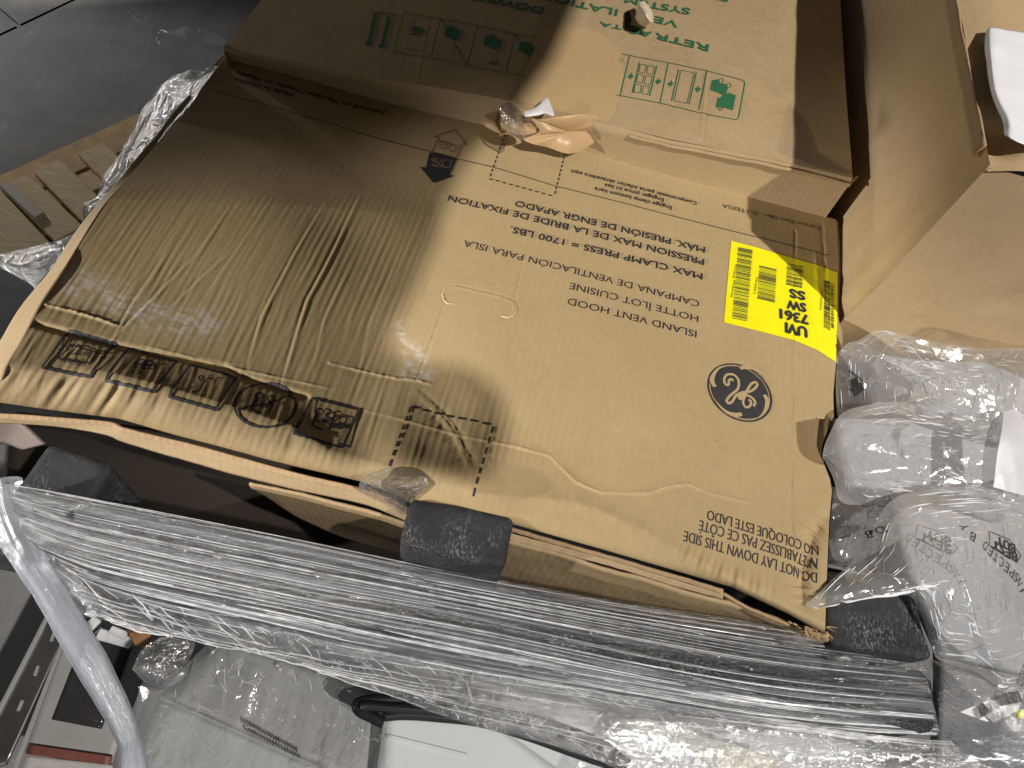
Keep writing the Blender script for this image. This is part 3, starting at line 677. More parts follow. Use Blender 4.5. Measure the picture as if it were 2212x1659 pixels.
mark(S, INK, carton, 'handling_pictogram', [(ell(*c4([(1523, 558)])[0], 66, 47, 50), .0030, True), (c4([(1335, 590), (1430, 560), (1560, 540), (1700, 490)]), .0026, False)]+person_pair(1485, 492), off=.0012, maxe=.004)
mark(S, INK, carton, 'handling_pictogram', [boxp([(1840, 508), (2150, 585), (2040, 840), (1715, 745)]), (c4([(1995, 620), (2075, 640), (2035, 715), (1955, 692)]), .0026, True)]+person_pair(1888, 600),
     [c4([(1970, 668), (2052, 688), (2035, 720), (1952, 698)])], off=.0012, maxe=.004)
# round monogram emblem
c6 = crop(1453.7, 548.5, .3438)
cc = see_all(S, c6([(420, 868)]))[0]; er = see_all(S, c6([(622, 905), (218, 830)])); RE = np.linalg.norm(er[0]-er[1])/2
bm = bmesh.new(); add_stroke(bm, [(cc[0]+RE*.975*math.cos(a), cc[1]+RE*.975*math.sin(a)) for a in np.linspace(0, 2*np.pi, 72)[:-1]], RE*.055, True)
add_poly(bm, [(cc[0]+RE*.90*math.cos(a), cc[1]+RE*.90*math.sin(a)) for a in np.linspace(0, 2*np.pi, 72)[:-1]]); lay(bm, S, .0008, .008); emblem = finish(bm, 'round_emblem', INK, carton)
TH = np.array([.2, 1, 1.5, 1.3, .5])*.0042
mk = [((390, 795), (372, 790), (356, 797), (352, 815), (362, 832)),]
strokes = [([(378, 800), (362, 790), (348, 800), (348, 822), (334, 828), (320, 808), (322, 780), (342, 760), (378, 762), (404, 786), (412, 820), (402, 855), (372, 880), (346, 905), (334, 930), (345, 942), (368, 932), (392, 895), (430, 874), (478, 868), (512, 848), (528, 822), (516, 808), (490, 820), (466, 855), (442, 892), (420, 915), (410, 905), (428, 888), (462, 890), (500, 912), (514, 938), (503, 960)], .0036),
           ([(452, 892), (440, 918), (440, 946), (456, 966), (476, 962), (488, 942), (484, 925), (470, 922)], .0034)]
sw = [[(418, 722), (450, 715), (500, 722), (545, 750), (578, 790)], [(572, 888), (590, 925), (582, 972), (560, 1010), (528, 1035)], [(430, 1008), (395, 1015), (345, 1002), (298, 965), (262, 920)], [(262, 838), (243, 800), (256, 756), (285, 722), (318, 705)]]
bm = bmesh.new()
for p, w in strokes: add_stroke(bm, resample(see_all(S, c6(p)), 90), w, False, .002)
for p in sw: add_stroke(bm, resample(see_all(S, c6(p)), 24), list(np.array([1.5, 1.9, 1.3, .8, .2])*.0036), False, .002)
lay(bm, S, .0014, .02); finish(bm, 'emblem_monogram', PALE, emblem)
# pale torn paper along the perforated hand hole and the main creases
TEAR = plain('torn_paper_edge', (.60, .45, .27), .8)
mark(S, TEAR, carton, 'perforated_slot', [(SLOT, .0011, False)], off=.0006)
mark(S, TEAR, carton, 'cracked_crease', [([(1188, 984), (1215, 1008), (1245, 1041), (1270, 1054), (1299, 1064), (1350, 1060), (1399, 1062), (1430, 1056), (1453, 1050), (1485, 1044)], [.0003, .0010, .0005, .0012, .0006, .0010, .0003], False)], off=.0007)

# ---- yellow sticker
st = coons([(1579, 521), (1640, 537), (1700, 555), (1760, 572), (1809, 590)], [(1563, 697), (1640, 716), (1716, 736), (1765, 757), (1805, 783)], [(1579, 521), (1572, 600), (1563, 697)], [(1809, 590), (1808, 690), (1805, 783)], 70, 60)
SP = see_all(S, st.reshape(-1, 2)).reshape(60, 70, 3); SP[..., 2] += .0010
sticker = link('yellow_sticker', grid_mesh('yellow_sticker', SP), YELLOW, carton, True); sticker['label'] = 'yellow sticker with bar codes and bold model letters'
cy = crop(1552.4, 510.1, .17195)
def bars(pts4, n, seed, wide=(.35, .8), skip=()):
    """bars laid across a px quad, from its first edge to its third"""
    r = np.random.default_rng(seed); bm = bmesh.new(); a, b, c, d = see_all(S, pts4)
    ww = r.choice([.3, .3, .5, .8], n); gg = r.choice([.3, .35, .6, .9], n); tot = (ww+gg).sum(); t = 0
    for w, g_ in zip(ww, gg):
        t0, t1_ = t/tot, (t+w)/tot; t += w+g_
        q = [a+(d-a)*t0, b+(c-b)*t0, b+(c-b)*t1_, a+(d-a)*t1_]
        bm.faces.new([bm.verts.new((p[0], p[1], 0)) for p in q])
    lay(bm, S, .0016, .012); return finish(bm, 'barcode', INK, sticker)
bars(cy([(240, 145), (420, 182), (350, 1082), (165, 1040)]), 62, 1); bars(cy([(505, 375), (722, 428), (700, 848), (480, 795)]), 30, 2)
bars(cy([(855, 350), (1052, 390), (1045, 668), (840, 620)]), 30, 3); bars(cy([(1325, 560), (1395, 585), (1400, 1195), (1315, 1150)]), 50, 4); bars(cy([(1405, 610), (1440, 620), (1442, 1180), (1408, 1160)]), 40, 5)
def TY(t_, a, b, **k): return print_text(t_, cy([a])[0], cy([b])[0], S, INK, sticker, off=.0017, **k)
TY('UVI', (1098, 1160), (835, 1095), bold=.05, cap=.0185); TY('7361', (1112, 1005), (765, 925), bold=.05, cap=.0175)
TY('SW', (1083, 860), (850, 808), bold=.05, cap=.0165); TY('SS', (1073, 715), (885, 670), bold=.05, cap=.0165)
TY('62916664E', (205, 360), (170, 530), cap=.003); TY('SPFD800490E', (182, 555), (145, 770), cap=.003); TY('FD8 00490 E', (465, 520), (430, 730), cap=.0032); TY('UVI 7361SW1SS', (1285, 680), (1262, 930), cap=.003)

# ---- lump of clear tape at the lower edge
def radial(outline, nr, nt_, prof, zc):
    O = resample(outline+outline[:1], nt_+1, True); c = np.append(O[:-1, :2].mean(0), zc); r = np.linspace(0, 1, nr)[:, None, None]
    Pp = c+(O[None]-c)*r
    return Pp
def blob(name, outline, zc, bul, parent, mat, f=60, a=.004, seed=1, nr=40, ntt=140, power=2.2, a2=.0, folds=0):
    """puffed sheet over a px outline (px, py, z at the rim)"""
    Pp = radial(outline, nr, ntt, None, zc); r = np.linspace(0, 1, nr)[:, None]
    z = Pp[..., 2]+bul*(1-r**power)
    P = at(Pp[..., 0], Pp[..., 1], z); P[:, -1] = P[:, 0]
    q = P.copy(); cr_ = a*crumple(q, f, seed)*np.minimum(1, (1-r)*6+.25)
    if a2: cr_ = cr_+a2*crumple(q, f*3.3, seed+50)
    P[..., 2] += cr_; P[:, -1] = P[:, 0]; P[0] = P[0].mean(0)
    uv = np.stack([P[..., 0], P[..., 1]], -1)
    if folds: strands('film_fold_glints', P[3:-2], folds, seed+300, parent, (.010, .060), (.00025, .0009), curl=.06, off=.0016, along=False)
    return link(name, grid_mesh(name, P, uv=uv), mat, parent, False)
blob('tape_lump', [(782, 1030, .004), (840, 1010, .008), (900, 1018, .01), (931, 1040, .008), (918, 1065, -.005), (885, 1095, -.03), (868, 1112, -.04), (850, 1098, -.04), (800, 1070, -.03), (776, 1055, -.02)], .012, .010, carton, FILM_C, f=120, a=.006, seed=3, a2=.002)

# ------------------------------------------------------------------ upper carton with green print
upper = thing('downdraft_vent_carton', 'brown carton with green print and a bare peeled patch, beyond the large carton', 'carton', (0, .75, -.05))
UE = [(482, 100), (560, 120), (650, 137), (740, 154), (907, 182), (1098, 218), (1335, 273), (1453, 301), (1560, 322), (1674, 344), (1760, 365), (1842, 385)]
def upz(px): return np.interp(px, [482, 740, 907, 1098, 1335, 1453, 1674, 1842], [-.025, .012, .032, .052, .062, .068, .078, .083])
ne = 620; E_ = resample([(x, y, upz(x)) for x, y in UE], ne, False); EW = at(E_[:, 0], E_[:, 1], E_[:, 2])
# plane of its top: keeps the height profile of the near edge, runs back in y
nvU = 260; LU = .95
yy = (np.linspace(0, 1, nvU)**1.2)[:, None]*LU
rr = np.array([(-.60, .475), (.432, .476)])
left_shift = np.linspace(1, 0, ne)[None, :]
UP = np.zeros((nvU, ne, 3)); UP[..., 0] = EW[None, :, 0]+yy*(-.012*(1-left_shift)+.02*left_shift); UP[..., 1] = EW[None, :, 1]+yy; UP[..., 2] = EW[None, :, 2]+yy*.0
mid = smooth01(np.linspace(0, 1, nvU)/.3)[:, None]
UP[..., 2] += .0012*wob(UP[..., :2], 12, 31)+.0003*wob(UP[..., :2], 60, 32)
Xu, Yu = to_px(UP)
def pd_img(pts): # distance in picture px on the upper lid
    Q = np.array(pts, float); best = np.full(Xu.shape, 1e4)
    for i in range(len(Q)-1):
        d = Q[i+1]-Q[i]; r = np.stack([Xu, Yu], -1)-Q[i]; t = np.clip((r@d)/(d@d), 0, 1); best = np.minimum(best, np.linalg.norm(r-t[..., None]*d, axis=-1))
    return best
for pts, h, w in (([(1512, 300), (1519, 240), (1525, 160)], .0022, 4), ([(1604, 305), (1612, 232)], .0008, 4), ([(900, 180), (912, 120), (925, 60)], .0004, 3), ([(1448, 300), (1455, 230)], -.0008, 3), ([(1345, 80), (1480, 95), (1600, 150), (1700, 220)], .0008, 5)):
    UP[..., 2] += h*np.exp(-(pd_img(pts)/w)**2)
up_me = grid_mesh('top_panel', UP, uv=UP[..., :2]); link('top_panel', up_me, K_UP, upper, True); SU = Surf(up_me)
FE = UP[0].copy()
fr = np.stack([FE+np.array([0, -.001, -.0015]), FE+np.array([0, -.006, -.012]), FE*np.array([1, 1, 0])+np.array([0, -.004, -.03])])
fr[0] = FE; lt = LID[0]; o_ = np.argsort(lt[:, 0]); fr[2] = np.stack([FE[:, 0], np.interp(FE[:, 0], lt[o_, 0], lt[o_, 1])-.003, np.interp(FE[:, 0], lt[o_, 0], lt[o_, 2])-.006], 1); fr[1] = fr[0]*.85+fr[2]*.15+np.array([0, -.004, 0])
frr = np.stack([fr[0]*(1-t)+fr[1]*t for t in np.linspace(0, 1, 4)]+[fr[1]*(1-t)+fr[2]*t for t in np.linspace(.1, 1, 10)])
frr[..., 1] += .0015*wob(frr, 22, 41)
link('front_wall', grid_mesh('front_wall', frr, uv=np.stack([frr[..., 0], frr[..., 2]], -1)), K_WALL, upper, True)
# doubled board edge under the lip
ed = np.stack([FE+np.array([0, -.0085, -.004]), FE+np.array([0, -.010, -.009])]); ed[..., 1] += .0012*wob(ed, 70, 44); ed[..., 2] += .0012*wob(ed, 40, 45)
link('edge_flap', grid_mesh('edge_flap', ed[:, 400:], thick=.006), K_EDGE, upper, True)
# low flap lying in the joint on the left
def zl(x): return float(np.interp(x, X_[0], H[0]))
strip('lower_flap', [(x, y, zl(x)+.010) for x, y in ((484, 112), (600, 143), (713, 170), (907, 221), (1050, 256))], [(x, y, zl(x)+.004) for x, y in ((487, 123), (600, 153), (713, 183), (907, 234), (1050, 271))], mat=K_FLAP, seed=25, parent=upper, thick=.003)
side = np.stack([UP[:, 0]+np.array([0, 0, -.001]), UP[:, 0]+np.array([.0, 0, -.35])]); link('side_wall', grid_mesh('side_wall', side), K_WALL, upper)
side = np.stack([UP[:, -1]+np.array([0, 0, -.001]), UP[:, -1]+np.array([.0, 0, -.35])]); link('side_wall', grid_mesh('side_wall', side), K_WALL, upper)

# ragged flap end where the joint meets the big carton
strip('corner_flap', [(1674, 350, .068), (1760, 371, .072), (1838, 388, .074), (1852, 379, .076)], [(1700, 372, .05), (1770, 392, .05), (1822, 404, .05), (1850, 384, .066)], nu=40, mat=K_EDGE, seed=27, parent=upper)
def TU(t_, a, b, **k): return print_text(t_, a, b, SU, GREEN, upper, **k)
# letters, minus those pulled off with the tape
TU('RETR', (1531, 98), (1416, 72), bold=.03, cap=.021); TU('AC', (1408, 70), (1362, 60), bold=.03, cap=.019); TU('TA', (1344, 57), (1296, 48), bold=.03, cap=.013)
TU('DOWNDRAFT', (1176, 18), (925, -32), bold=.03, cap=.021)
TU('VE', (1466, 48), (1415, 36), bold=.03, cap=.021); TU('N', (1402, 35), (1376, 30), bold=.03, cap=.016); TU('ILATION', (1335, 22), (1165, -14), bold=.03, cap=.021)
TU('SYSTEM', (1490, 20), (1352, -6), bold=.03, cap=.021); TU('SYST', (1575, -6), (1490, -26), bold=.03, cap=.021)
cg = crop(1400/1.8228, 0, 1050/2212/1.8228); ch = crop(2300/1.8228, 180/1.8228, 700/2212/1.8228)
def MG(name, st_=(), po=(), **k): return mark(SU, GREEN, upper, name, st_, po, off=.0009, **k)
MG('up_arrows', [(cg([(110, 95), (350, 130)]), .0022, False)], [cg([(152, 115), (182, 120), (130, 350), (138, 360), (95, 388), (72, 348), (100, 345)]), cg([(262, 138), (292, 142), (240, 370), (248, 380), (205, 408), (184, 370), (212, 366)])])
lw = .0017
MG('pictogram_frame', [(cg([(400, 108), (1010, 215), (1330, 285), (1530, 320)]), lw, False), (cg([(400, 108), (322, 430)]), lw, False), (cg([(322, 432), (620, 482), (925, 545), (1245, 605), (1410, 640)]), lw, False),
   (cg([(705, 160), (625, 478)]), lw, False), (cg([(1012, 222), (928, 540)]), lw, False), (cg([(1328, 285), (1248, 600)]), lw, False), (cg([(712, 165), (925, 542)]), lw, False), (cg([(1335, 288), (1445, 490)]), lw, False)])
MG('pictogram', [(cg([(505, 150), (625, 160), (555, 430), (405, 415)]), .0009, True), (cg([(505, 150), (455, 190), (440, 290), (590, 300)]), .0009, False), (cg([(410, 415), (440, 400), (560, 410)]), .0009, False)])
TU('6', cg([(575, 240)])[0], cg([(480, 225)])[0], bold=.03, cap=.024)
def cart(x, y, f=1.0, post=True):
    k = lambda pts: cg([(x+a*f, y+b*f) for a, b in pts])
    MG('pictogram', [(k([(85, 20), (100, 0), (115, 10), (112, 35), (95, 38)]), .001, True), (k([(145, 60), (160, 40), (175, 50), (170, 72)]), .001, True)]+([(k([(85, 145), (70, 235)]), .001, False), (k([(115, 145), (100, 235)]), .001, False)] if post else []),
       [k([(10, 15), (70, 0), (100, 30), (150, 55), (135, 110), (110, 128), (75, 120), (60, 108), (0, 90)])]+([k([(45, 235), (120, 232), (120, 252), (42, 250)])] if post else []))
cart(735, 215, .95, False); cart(1062, 285); cart(1352, 345, .9, False)
MG('pictogram', [(cg([(815, 385), (795, 470), (820, 475), (835, 390)]), .001, True)])
MG('pictogram_frame', [(ch([(470, 105), (560, 125), (1045, 215), (1525, 315), (1960, 430), (1998, 460), (1990, 520), (1920, 900), (1890, 925), (1450, 840), (935, 715), (450, 625), (385, 615)]), lw, False),
   (ch([(565, 130), (450, 615)]), lw, False), (ch([(1045, 220), (945, 710)]), lw, False), (ch([(1528, 318), (1425, 800)]), lw, False)])
MG('pictogram', [(ch([(688, 210), (600, 590)]), .0018, False), (ch([(905, 250), (815, 632)]), .0018, False)]+[(ch([(700+a, 232+b), (778+a, 245+b), (755+a, 345+b), (680+a, 332+b)]), .0011, True) for a, b in ((0, 0), (98, 17), (-30, 125), (70, 143), (-62, 250), (38, 268))],
   [ch([(545, 380), (580, 360), (585, 338), (615, 390), (560, 430), (570, 402), (545, 400)]), ch([(960, 440), (930, 430), (938, 405), (885, 445), (920, 495), (925, 470), (955, 468)])])
MG('pictogram', [(ch([(1175, 300), (1088, 688)]), .0018, False), (ch([(1395, 340), (1305, 732)]), .0018, False), (ch([(1205, 308), (1370, 342), (1280, 722), (1118, 690)]), .0011, True)],
   [ch([(1038, 470), (1075, 455), (1080, 432), (1110, 482), (1055, 522), (1065, 495), (1038, 490)]), ch([(1450, 535), (1420, 525), (1428, 498), (1375, 540), (1412, 592), (1415, 565), (1445, 562)])])
MG('pictogram', [(ell(*ch([(1703, 442)])[0], 4.5, 5.5, 16), .0010, True), (ell(*ch([(1800, 497)])[0], 4.2, 4.8, 16), .0010, True), (ch([(1680, 770), (1672, 805), (1712, 808), (1718, 775)]), .0010, False), (ell(*ch([(462, 190)])[0], 3.5, 4.5, 14), .0010, True)],
   [ch([(1592, 435), (1670, 420), (1690, 470), (1760, 480), (1790, 530), (1765, 600), (1690, 610), (1675, 585), (1640, 580), (1568, 552)]), ch([(1770, 600), (1800, 590), (1885, 625), (1848, 808), (1745, 775), (1635, 770), (1665, 650), (1700, 650), (1720, 610)])])
# bare patch where tape was pulled away
pp = [(1128, 165), (1146, 130), (1158, 70), (1190, 55), (1250, 60), (1300, 75), (1330, 100), (1345, 130), (1345, 165), (1338, 200), (1330, 235), (1310, 262), (1230, 245), (1150, 228), (1120, 215)]
bm = bmesh.new(); add_poly(bm, resample(see_all(SU, pp+pp[:1]), 70)[:-1]+.0015*np.random.default_rng(3).normal(size=(69, 3))*.5); lay(bm, SU, .0006, .012); finish(bm, 'peeled_patch', K_PATCH, upper)
# torn hole with a curled tongue of liner
mark(SU, HOLE, upper, 'torn_hole', polys=[c2_([(1905, 85), (1930, 75), (1945, 130), (1935, 165), (1990, 180), (2045, 240), (1965, 215), (1900, 185)])], off=.0012)
cp = loft([[(1372, 40, .075), (1380, 52, .074), (1392, 60, .073)], [(1380, 8, .095), (1395, 30, .112), (1405, 48, .10)], [(1392, 2, .085), (1408, 25, .084), (1412, 50, .08)]], 24, 24)
cp = disp(cp, .0015*crumple(cp, 120, 4)); link('curled_liner', grid_mesh('curled_liner', cp, thick=.0008), kraft('torn_liner', (.72, .62, .44), flute=0), upper, True)
# clear tape over the right corner of its edge
TAPE = clear_film('packing_tape', milk=(.05, .14), scale=(40, 90), bstr=.25, bdist=.001, rough=.12, gloss=.25, tint=(.8, .7, .55))
tp = [(1679, 330), (1697, 235), (1706, 225), (1740, 270), (1762, 330), (1800, 355), (1838, 372), (1830, 380), (1760, 364)]
bm = bmesh.new(); add_poly(bm, see_all(SU, tp)); lay(bm, SU, .0012, .008); finish(bm, 'clear_tape', TAPE, upper)

# ------------------------------------------------------------------ crumpled tape and paper in the joint between the two cartons
wad = thing('crumpled_paper_tape', 'crumpled brown paper tape with a white scrap in the joint between the two printed cartons', 'paper tape', at(1180, 290, .03))
cw = crop(713, 0, .3348)
def sheet(name, outline, zc, bul, mat, parent, f=70, a=.004, seed=1, z=.02, **k):
    return blob(name, [(x, y, z if np.ndim(z) == 0 else z[i]) for i, (x, y) in enumerate(cw(outline))], zc, bul, parent, mat, f=f, a=a, seed=seed, nr=22, ntt=90, **k)
sheet('tape_sheet', [(990, 745), (1020, 735), (1090, 710), (1120, 740), (1100, 830), (1110, 865), (1010, 820), (985, 790)], .035, .006, K_TAPE, wad, 60, .003, 5, z=.03)
sheet('tape_sheet', [(1100, 690), (1180, 650), (1260, 670), (1260, 740), (1200, 800), (1290, 790), (1330, 850), (1240, 870), (1150, 850), (1100, 800)], .05, .015, K_TAPE, wad, 60, .009, 6, z=.05)
sheet('tape_sheet', [(1290, 755), (1340, 770), (1500, 750), (1640, 738), (1750, 758), (1862, 790), (1840, 840), (1750, 890), (1610, 975), (1530, 990), (1400, 950), (1310, 930), (1250, 900), (1350, 850)], .03, .012, K_TAPE, wad, 34, .004, 7, z=[.06, .06, .07, .07, .06, .05, .03, .025, .02, .02, .025, .03, .03, .045])
sheet('paper_scrap', [(1255, 720), (1330, 690), (1400, 632), (1425, 680), (1445, 745), (1380, 735), (1340, 745), (1255, 750)], .07, .004, PAPERW, wad, 60, .004, 8, z=.07)
sheet('clear_tape', [(1090, 680), (1160, 660), (1250, 740), (1270, 820), (1250, 905), (1160, 870), (1110, 800)], .068, .01, FILM_C, wad, 80, .007, 9, z=.055)

# ------------------------------------------------------------------ tall plain carton at the right
big = thing('plain_carton', 'tall plain brown carton with a bent corner, right of the green printed carton', 'carton', (.8, .6, -.5))
KX, KY, KZ = .463, .262, .305
nA = 110
ya = np.linspace(0, 1, nA); za = np.linspace(0, 1, 60)
Yb = KY+ya*1.15; 
A = np.zeros((60, nA, 3)); A[..., 1] = Yb[None]; A[..., 2] = KZ-za[:, None]*.80
A[..., 0] = KX+.012*np.sin(za[:, None]*3.1)*np.sin(ya[None]*3+.3)-.010*np.exp(-((za[:, None]-.42)/.2)**2)*np.exp(-((ya[None]-.08)/.2)**2)
A[..., 0] += .0010*wob(A, 25, 61)
for (z0, y0, z1, y1, h, w) in ((.0, .10, .5, .06, .004, .010), (.0, .05, .45, .03, -.004, .006), (.0, .16, .6, .22, .003, .012), (.1, .03, .5, .0, .005, .006), (0, .25, .6, .30, -.002, .01)):
    t_ = (za[:, None]-z0)/(z1-z0); yc_ = y0+(y1-y0)*t_; A[..., 0] += .55*h*np.exp(-((ya[None]-yc_)/w)**2)*(t_ > 0)*(t_ < 1.05)
link('side_wall', grid_mesh('side_wall', A, uv=np.stack([A[..., 1], A[..., 2]], -1)), K_BIG, big, True)
# near wall (C)
xc = np.linspace(0, 1, 70); Cc = np.zeros((50, 70, 3)); zc_ = np.linspace(0, 1, 50)
Cc[..., 0] = KX+xc[None]*.9; Cc[..., 2] = KZ-.004-zc_[:, None]*.8; Cc[..., 1] = KY-.06*np.minimum(zc_[:, None], .40)*smooth01(xc[None]*5)-.010*np.sin(zc_[:, None]*2.2)+.0012*wob(Cc, 15, 63)-.004*smooth01(xc[None]*2)
Cc[..., 1] = KY+(Cc[..., 1]-KY)*smooth01(xc[None]*9); Cc[:, 0, 0] = A[np.clip((np.linspace(0, 59, 50)).astype(int), 0, 59), 0, 0]
cz = Cc[..., 2]-(KZ-.16)-.55*(Cc[..., 0]-KX-.17); Cc[..., 1] += .004*np.exp(-(cz/.012)**2)*(Cc[..., 0] > KX+.13)
link('front_wall', grid_mesh('front_wall', Cc, uv=Cc[..., [0, 2]]), K_BIG, big, True)
# top (B) with the folded, rounded flap along its left side
Bt = np.zeros((80, 60, 3)); xb = np.linspace(0, 1, 60)**1.5; yb = np.linspace(0, 1, 80)
Bt[..., 0] = KX+.002+xb[None]*.9; Bt[..., 1] = KY+.001+yb[:, None]*1.15-(1-yb[:, None])**4*(.005*smooth01(xb[None]*1.8)+.004); Bt[..., 2] = KZ+.001+.013*np.sin(np.clip(xb[None]*.9/.05, 0, 1)*np.pi/2)
Bt[..., 2] -= .030*np.exp(-((Bt[..., 0]-KX-.02)/.025)**2-((Bt[..., 1]-KY-.055)/.03)**2)
Bt[..., 2] += .0015*wob(Bt[..., :2], 30, 66)*np.exp(-xb[None]*6)-.008*smooth01((.03-(Bt[..., 1]-KY))/.03)
link('top_panel', grid_mesh('top_panel', Bt, uv=Bt[..., :2]), K_BIG, big, True)
fl2 = np.zeros((6, 90, 3)); yf = np.linspace(0, 1, 90); fl2[..., 1] = KY+.03+yf[None]*1.1; fl2[..., 0] = KX-.004-.003*np.linspace(0, 1, 6)[:, None]; fl2[..., 2] = KZ+.004-.016*np.linspace(0, 1, 6)[:, None]
fl2[..., 0] += .0012*wob(fl2, 60, 67); fl2[..., 2] += .0012*wob(fl2, 90, 68)
link('edge_flap', grid_mesh('edge_flap', fl2, thick=.003), K_EDGE, big, True)

# white bag handle lying on its top
zt = KZ+.016
hd = loft([[(2131, 66, zt), (2140, 60, zt+.004), (2170, 63, zt+.004), (2240, 75, zt)], [(2127, 100, zt), (2140, 95, zt+.008), (2175, 100, zt+.005), (2240, 120, zt)], [(2140, 200, zt), (2150, 190, zt+.008), (2180, 185, zt+.006), (2240, 200, zt)], [(2165, 260, zt), (2180, 258, zt+.006), (2200, 265, zt+.005), (2250, 270, zt)], [(2169, 290, zt), (2182, 297, zt+.004), (2205, 308, zt+.004), (2260, 330, zt)]], 40, 60)
hd = disp(hd, .0012*crumple(hd, 60, 71))
tag(link('white_bag_handle', grid_mesh('white_bag_handle', hd, thick=.001), plain('white_poly', (.80, .80, .84), .45, var=.03)), 'white plastic bag handle lying on top of the tall plain carton', 'bag handle')

# ------------------------------------------------------------------ black foam posts
def post(lo, hi, label, tilt=(0, 0, 0), mat=FOAM):
    bm = bmesh.new(); bmesh.ops.create_cube(bm, size=1)
    ctr = Vector([(lo[k]+hi[k])/2 for k in range(3)])
    for v in bm.verts: v.co = Vector([v.co[k]*(hi[k]-lo[k]) for k in range(3)])
    bmesh.ops.bevel(bm, geom=bm.edges[:], offset=.010, segments=4, affect='EDGES', profile=.5)
    bmesh.ops.subdivide_edges(bm, edges=[e for e in bm.edges if e.calc_length() > .03], cuts=6, use_grid_fill=True)
    Rm = Matrix.Rotation(tilt[2], 3, 'Z') @ Matrix.Rotation(tilt[0], 3, 'X') @ Matrix.Rotation(tilt[1], 3, 'Y')
    for v in bm.verts:
        p = np.array(v.co[:])[None]; v.co = v.co*(1+.02*float(wob(p, 40, 5)[0])); v.co = Rm @ v.co + ctr
    me = bpy.data.meshes.new('foam_post'); bm.to_mesh(me); bm.free()
    o = link('foam_post', me, mat, None, True); tag(o, label, 'foam post', 'black foam corner posts'); return o
post((-.081, -.221, -.75), (.045, -.160, .006), 'black foam post under the middle of the carton edge, beside the clear tape lump', (.06, 0, .05))
post((-.560, -.270, -.75), (-.472, -.195, -.070), 'dusty black foam post under the lower left corner of the large carton', (.05, .06, -.1))
post((.462, -.182, -.75), (.588, -.085, -.050), 'black foam post behind the pointed corner of a clear bag', (.06, -.03, .1))
# dark bin behind the bags
binm = box_mesh('black_tray', (.45, -.08, -.9), (.62, .20, -.14), .015, 3); tag(link('black_tray', binm, plain('black_tray', (.045, .045, .048), .45, var=.3), None, True), 'black plastic tray wall showing between the clear bags and the carton', 'tray')

tag(link('painted_gap_shade', grid_mesh('painted_gap_shade', cav, thick=.01), HOLE), 'added near-black sheet painting the shade below the left front edge', 'tray')  # near-black sheet added to paint the shade inside the front gap
# beam behind the stretch film
pa, pb = at(-120, 1100, -.135), at(2030, 1515, -.132)
bmme = plank_mesh('black_beam', pa, pb, .075, .12, .012); tag(link('black_beam', bmme, FOAM), 'long black foam beam under the taut stretch film', 'beam')

# ------------------------------------------------------------------ stretch film pulled across the front
film = thing('stretch_film_band', 'taut band of clear stretch film with long streaks across the front', 'stretch film', at(1000, 1380, -.2))
fr_ = [[(8, 1044, -.10), (120, 1062, -.11), (640, 1165, -.115), (1000, 1240, -.115), (1400, 1310, -.12), (1700, 1352, -.12), (1995, 1402, -.12)],
       [(25, 1080, -.125), (150, 1120, -.130), (640, 1220, -.135), (1000, 1290, -.135), (1400, 1365, -.14), (1700, 1415, -.14), (2003, 1450, -.13)],
       [(40, 1130, -.145), (180, 1180, -.155), (640, 1280, -.155), (1000, 1345, -.155), (1400, 1430, -.155), (1700, 1480, -.155), (2014, 1510, -.145)],
       [(70, 1180, -.18), (220, 1240, -.19), (640, 1330, -.19), (1000, 1405, -.19), (1400, 1480, -.19), (1700, 1530, -.185), (2026, 1560, -.18)],
       [(95, 1225, -.22), (260, 1290, -.23), (640, 1385, -.235), (1000, 1460, -.235), (1400, 1525, -.235), (1700, 1570, -.225), (2034, 1592, -.22)]]
fr_ = [[(x, y, z+.05) for x, y, z in r_] for r_ in fr_]
FP = loft(fr_, 420, 110)
vv = np.linspace(0, 1, 110)[:, None]
FU = np.stack(np.meshgrid(np.linspace(0, 1.2, 420), np.linspace(0, .18, 110)), -1)
def streak(uv, k, seed):
    r = np.random.default_rng(seed); o = 0
    for _ in range(k):
        v0, sl, w, a, u0, ul = r.uniform(0, .18), r.normal()*.012, r.uniform(.0012, .006), r.normal(), r.uniform(-.2, 1.2), r.uniform(.3, 1.2)
        o = o+a*np.exp(-((uv[..., 1]-v0-sl*uv[..., 0])/w)**2)*np.exp(-((uv[..., 0]-u0)/ul)**2)
    return o
FP = disp(FP, .0011*streak(FU, 90, 5)+.004*crumple(FP, 45, 77)*smooth01((vv-.7)*3)**2)
link('film_sheet', grid_mesh('film_sheet', FP, uv=FU), FILM_W, film, True)
strands('film_fold_glints', FP, 60, 201, film, (.1, .8), (.0002, .0006), .014, .0010, curl=.02)
strands('film_fold_glints', FP, 60, 202, film, (.05, .2), (.0002, .0005), .05, .0012, region=(0, 1, .6, 1))
# crumpled lower margin of the band
cf = [[(95, 1215, -.205), (260, 1275, -.215), (640, 1370, -.22), (1000, 1440, -.22), (1400, 1515, -.22), (1800, 1575, -.21), (2060, 1600, -.2), (2260, 1570, -.15)],
      [(180, 1310, -.25), (330, 1360, -.25), (640, 1430, -.25), (1000, 1500, -.24), (1400, 1570, -.24), (1800, 1610, -.23), (2060, 1630, -.2), (2260, 1620, -.16)],
      [(220, 1350, -.28), (330, 1378, -.28), (520, 1392, -.28), (760, 1465, -.27), (1000, 1550, -.27), (1200, 1600, -.26), (1340, 1640, -.26), (1500, 1690, -.25)]]
cf[2] = [(170, 1330, -.27), (250, 1352, -.27), (330, 1372, -.27), (420, 1382, -.27), (520, 1394, -.27), (640, 1430, -.27), (760, 1478, -.26), (830, 1500, -.26), (1000, 1560, -.26), (1200, 1612, -.25), (1340, 1655, -.25), (1700, 1700, -.24), (2260, 1700, -.18)]
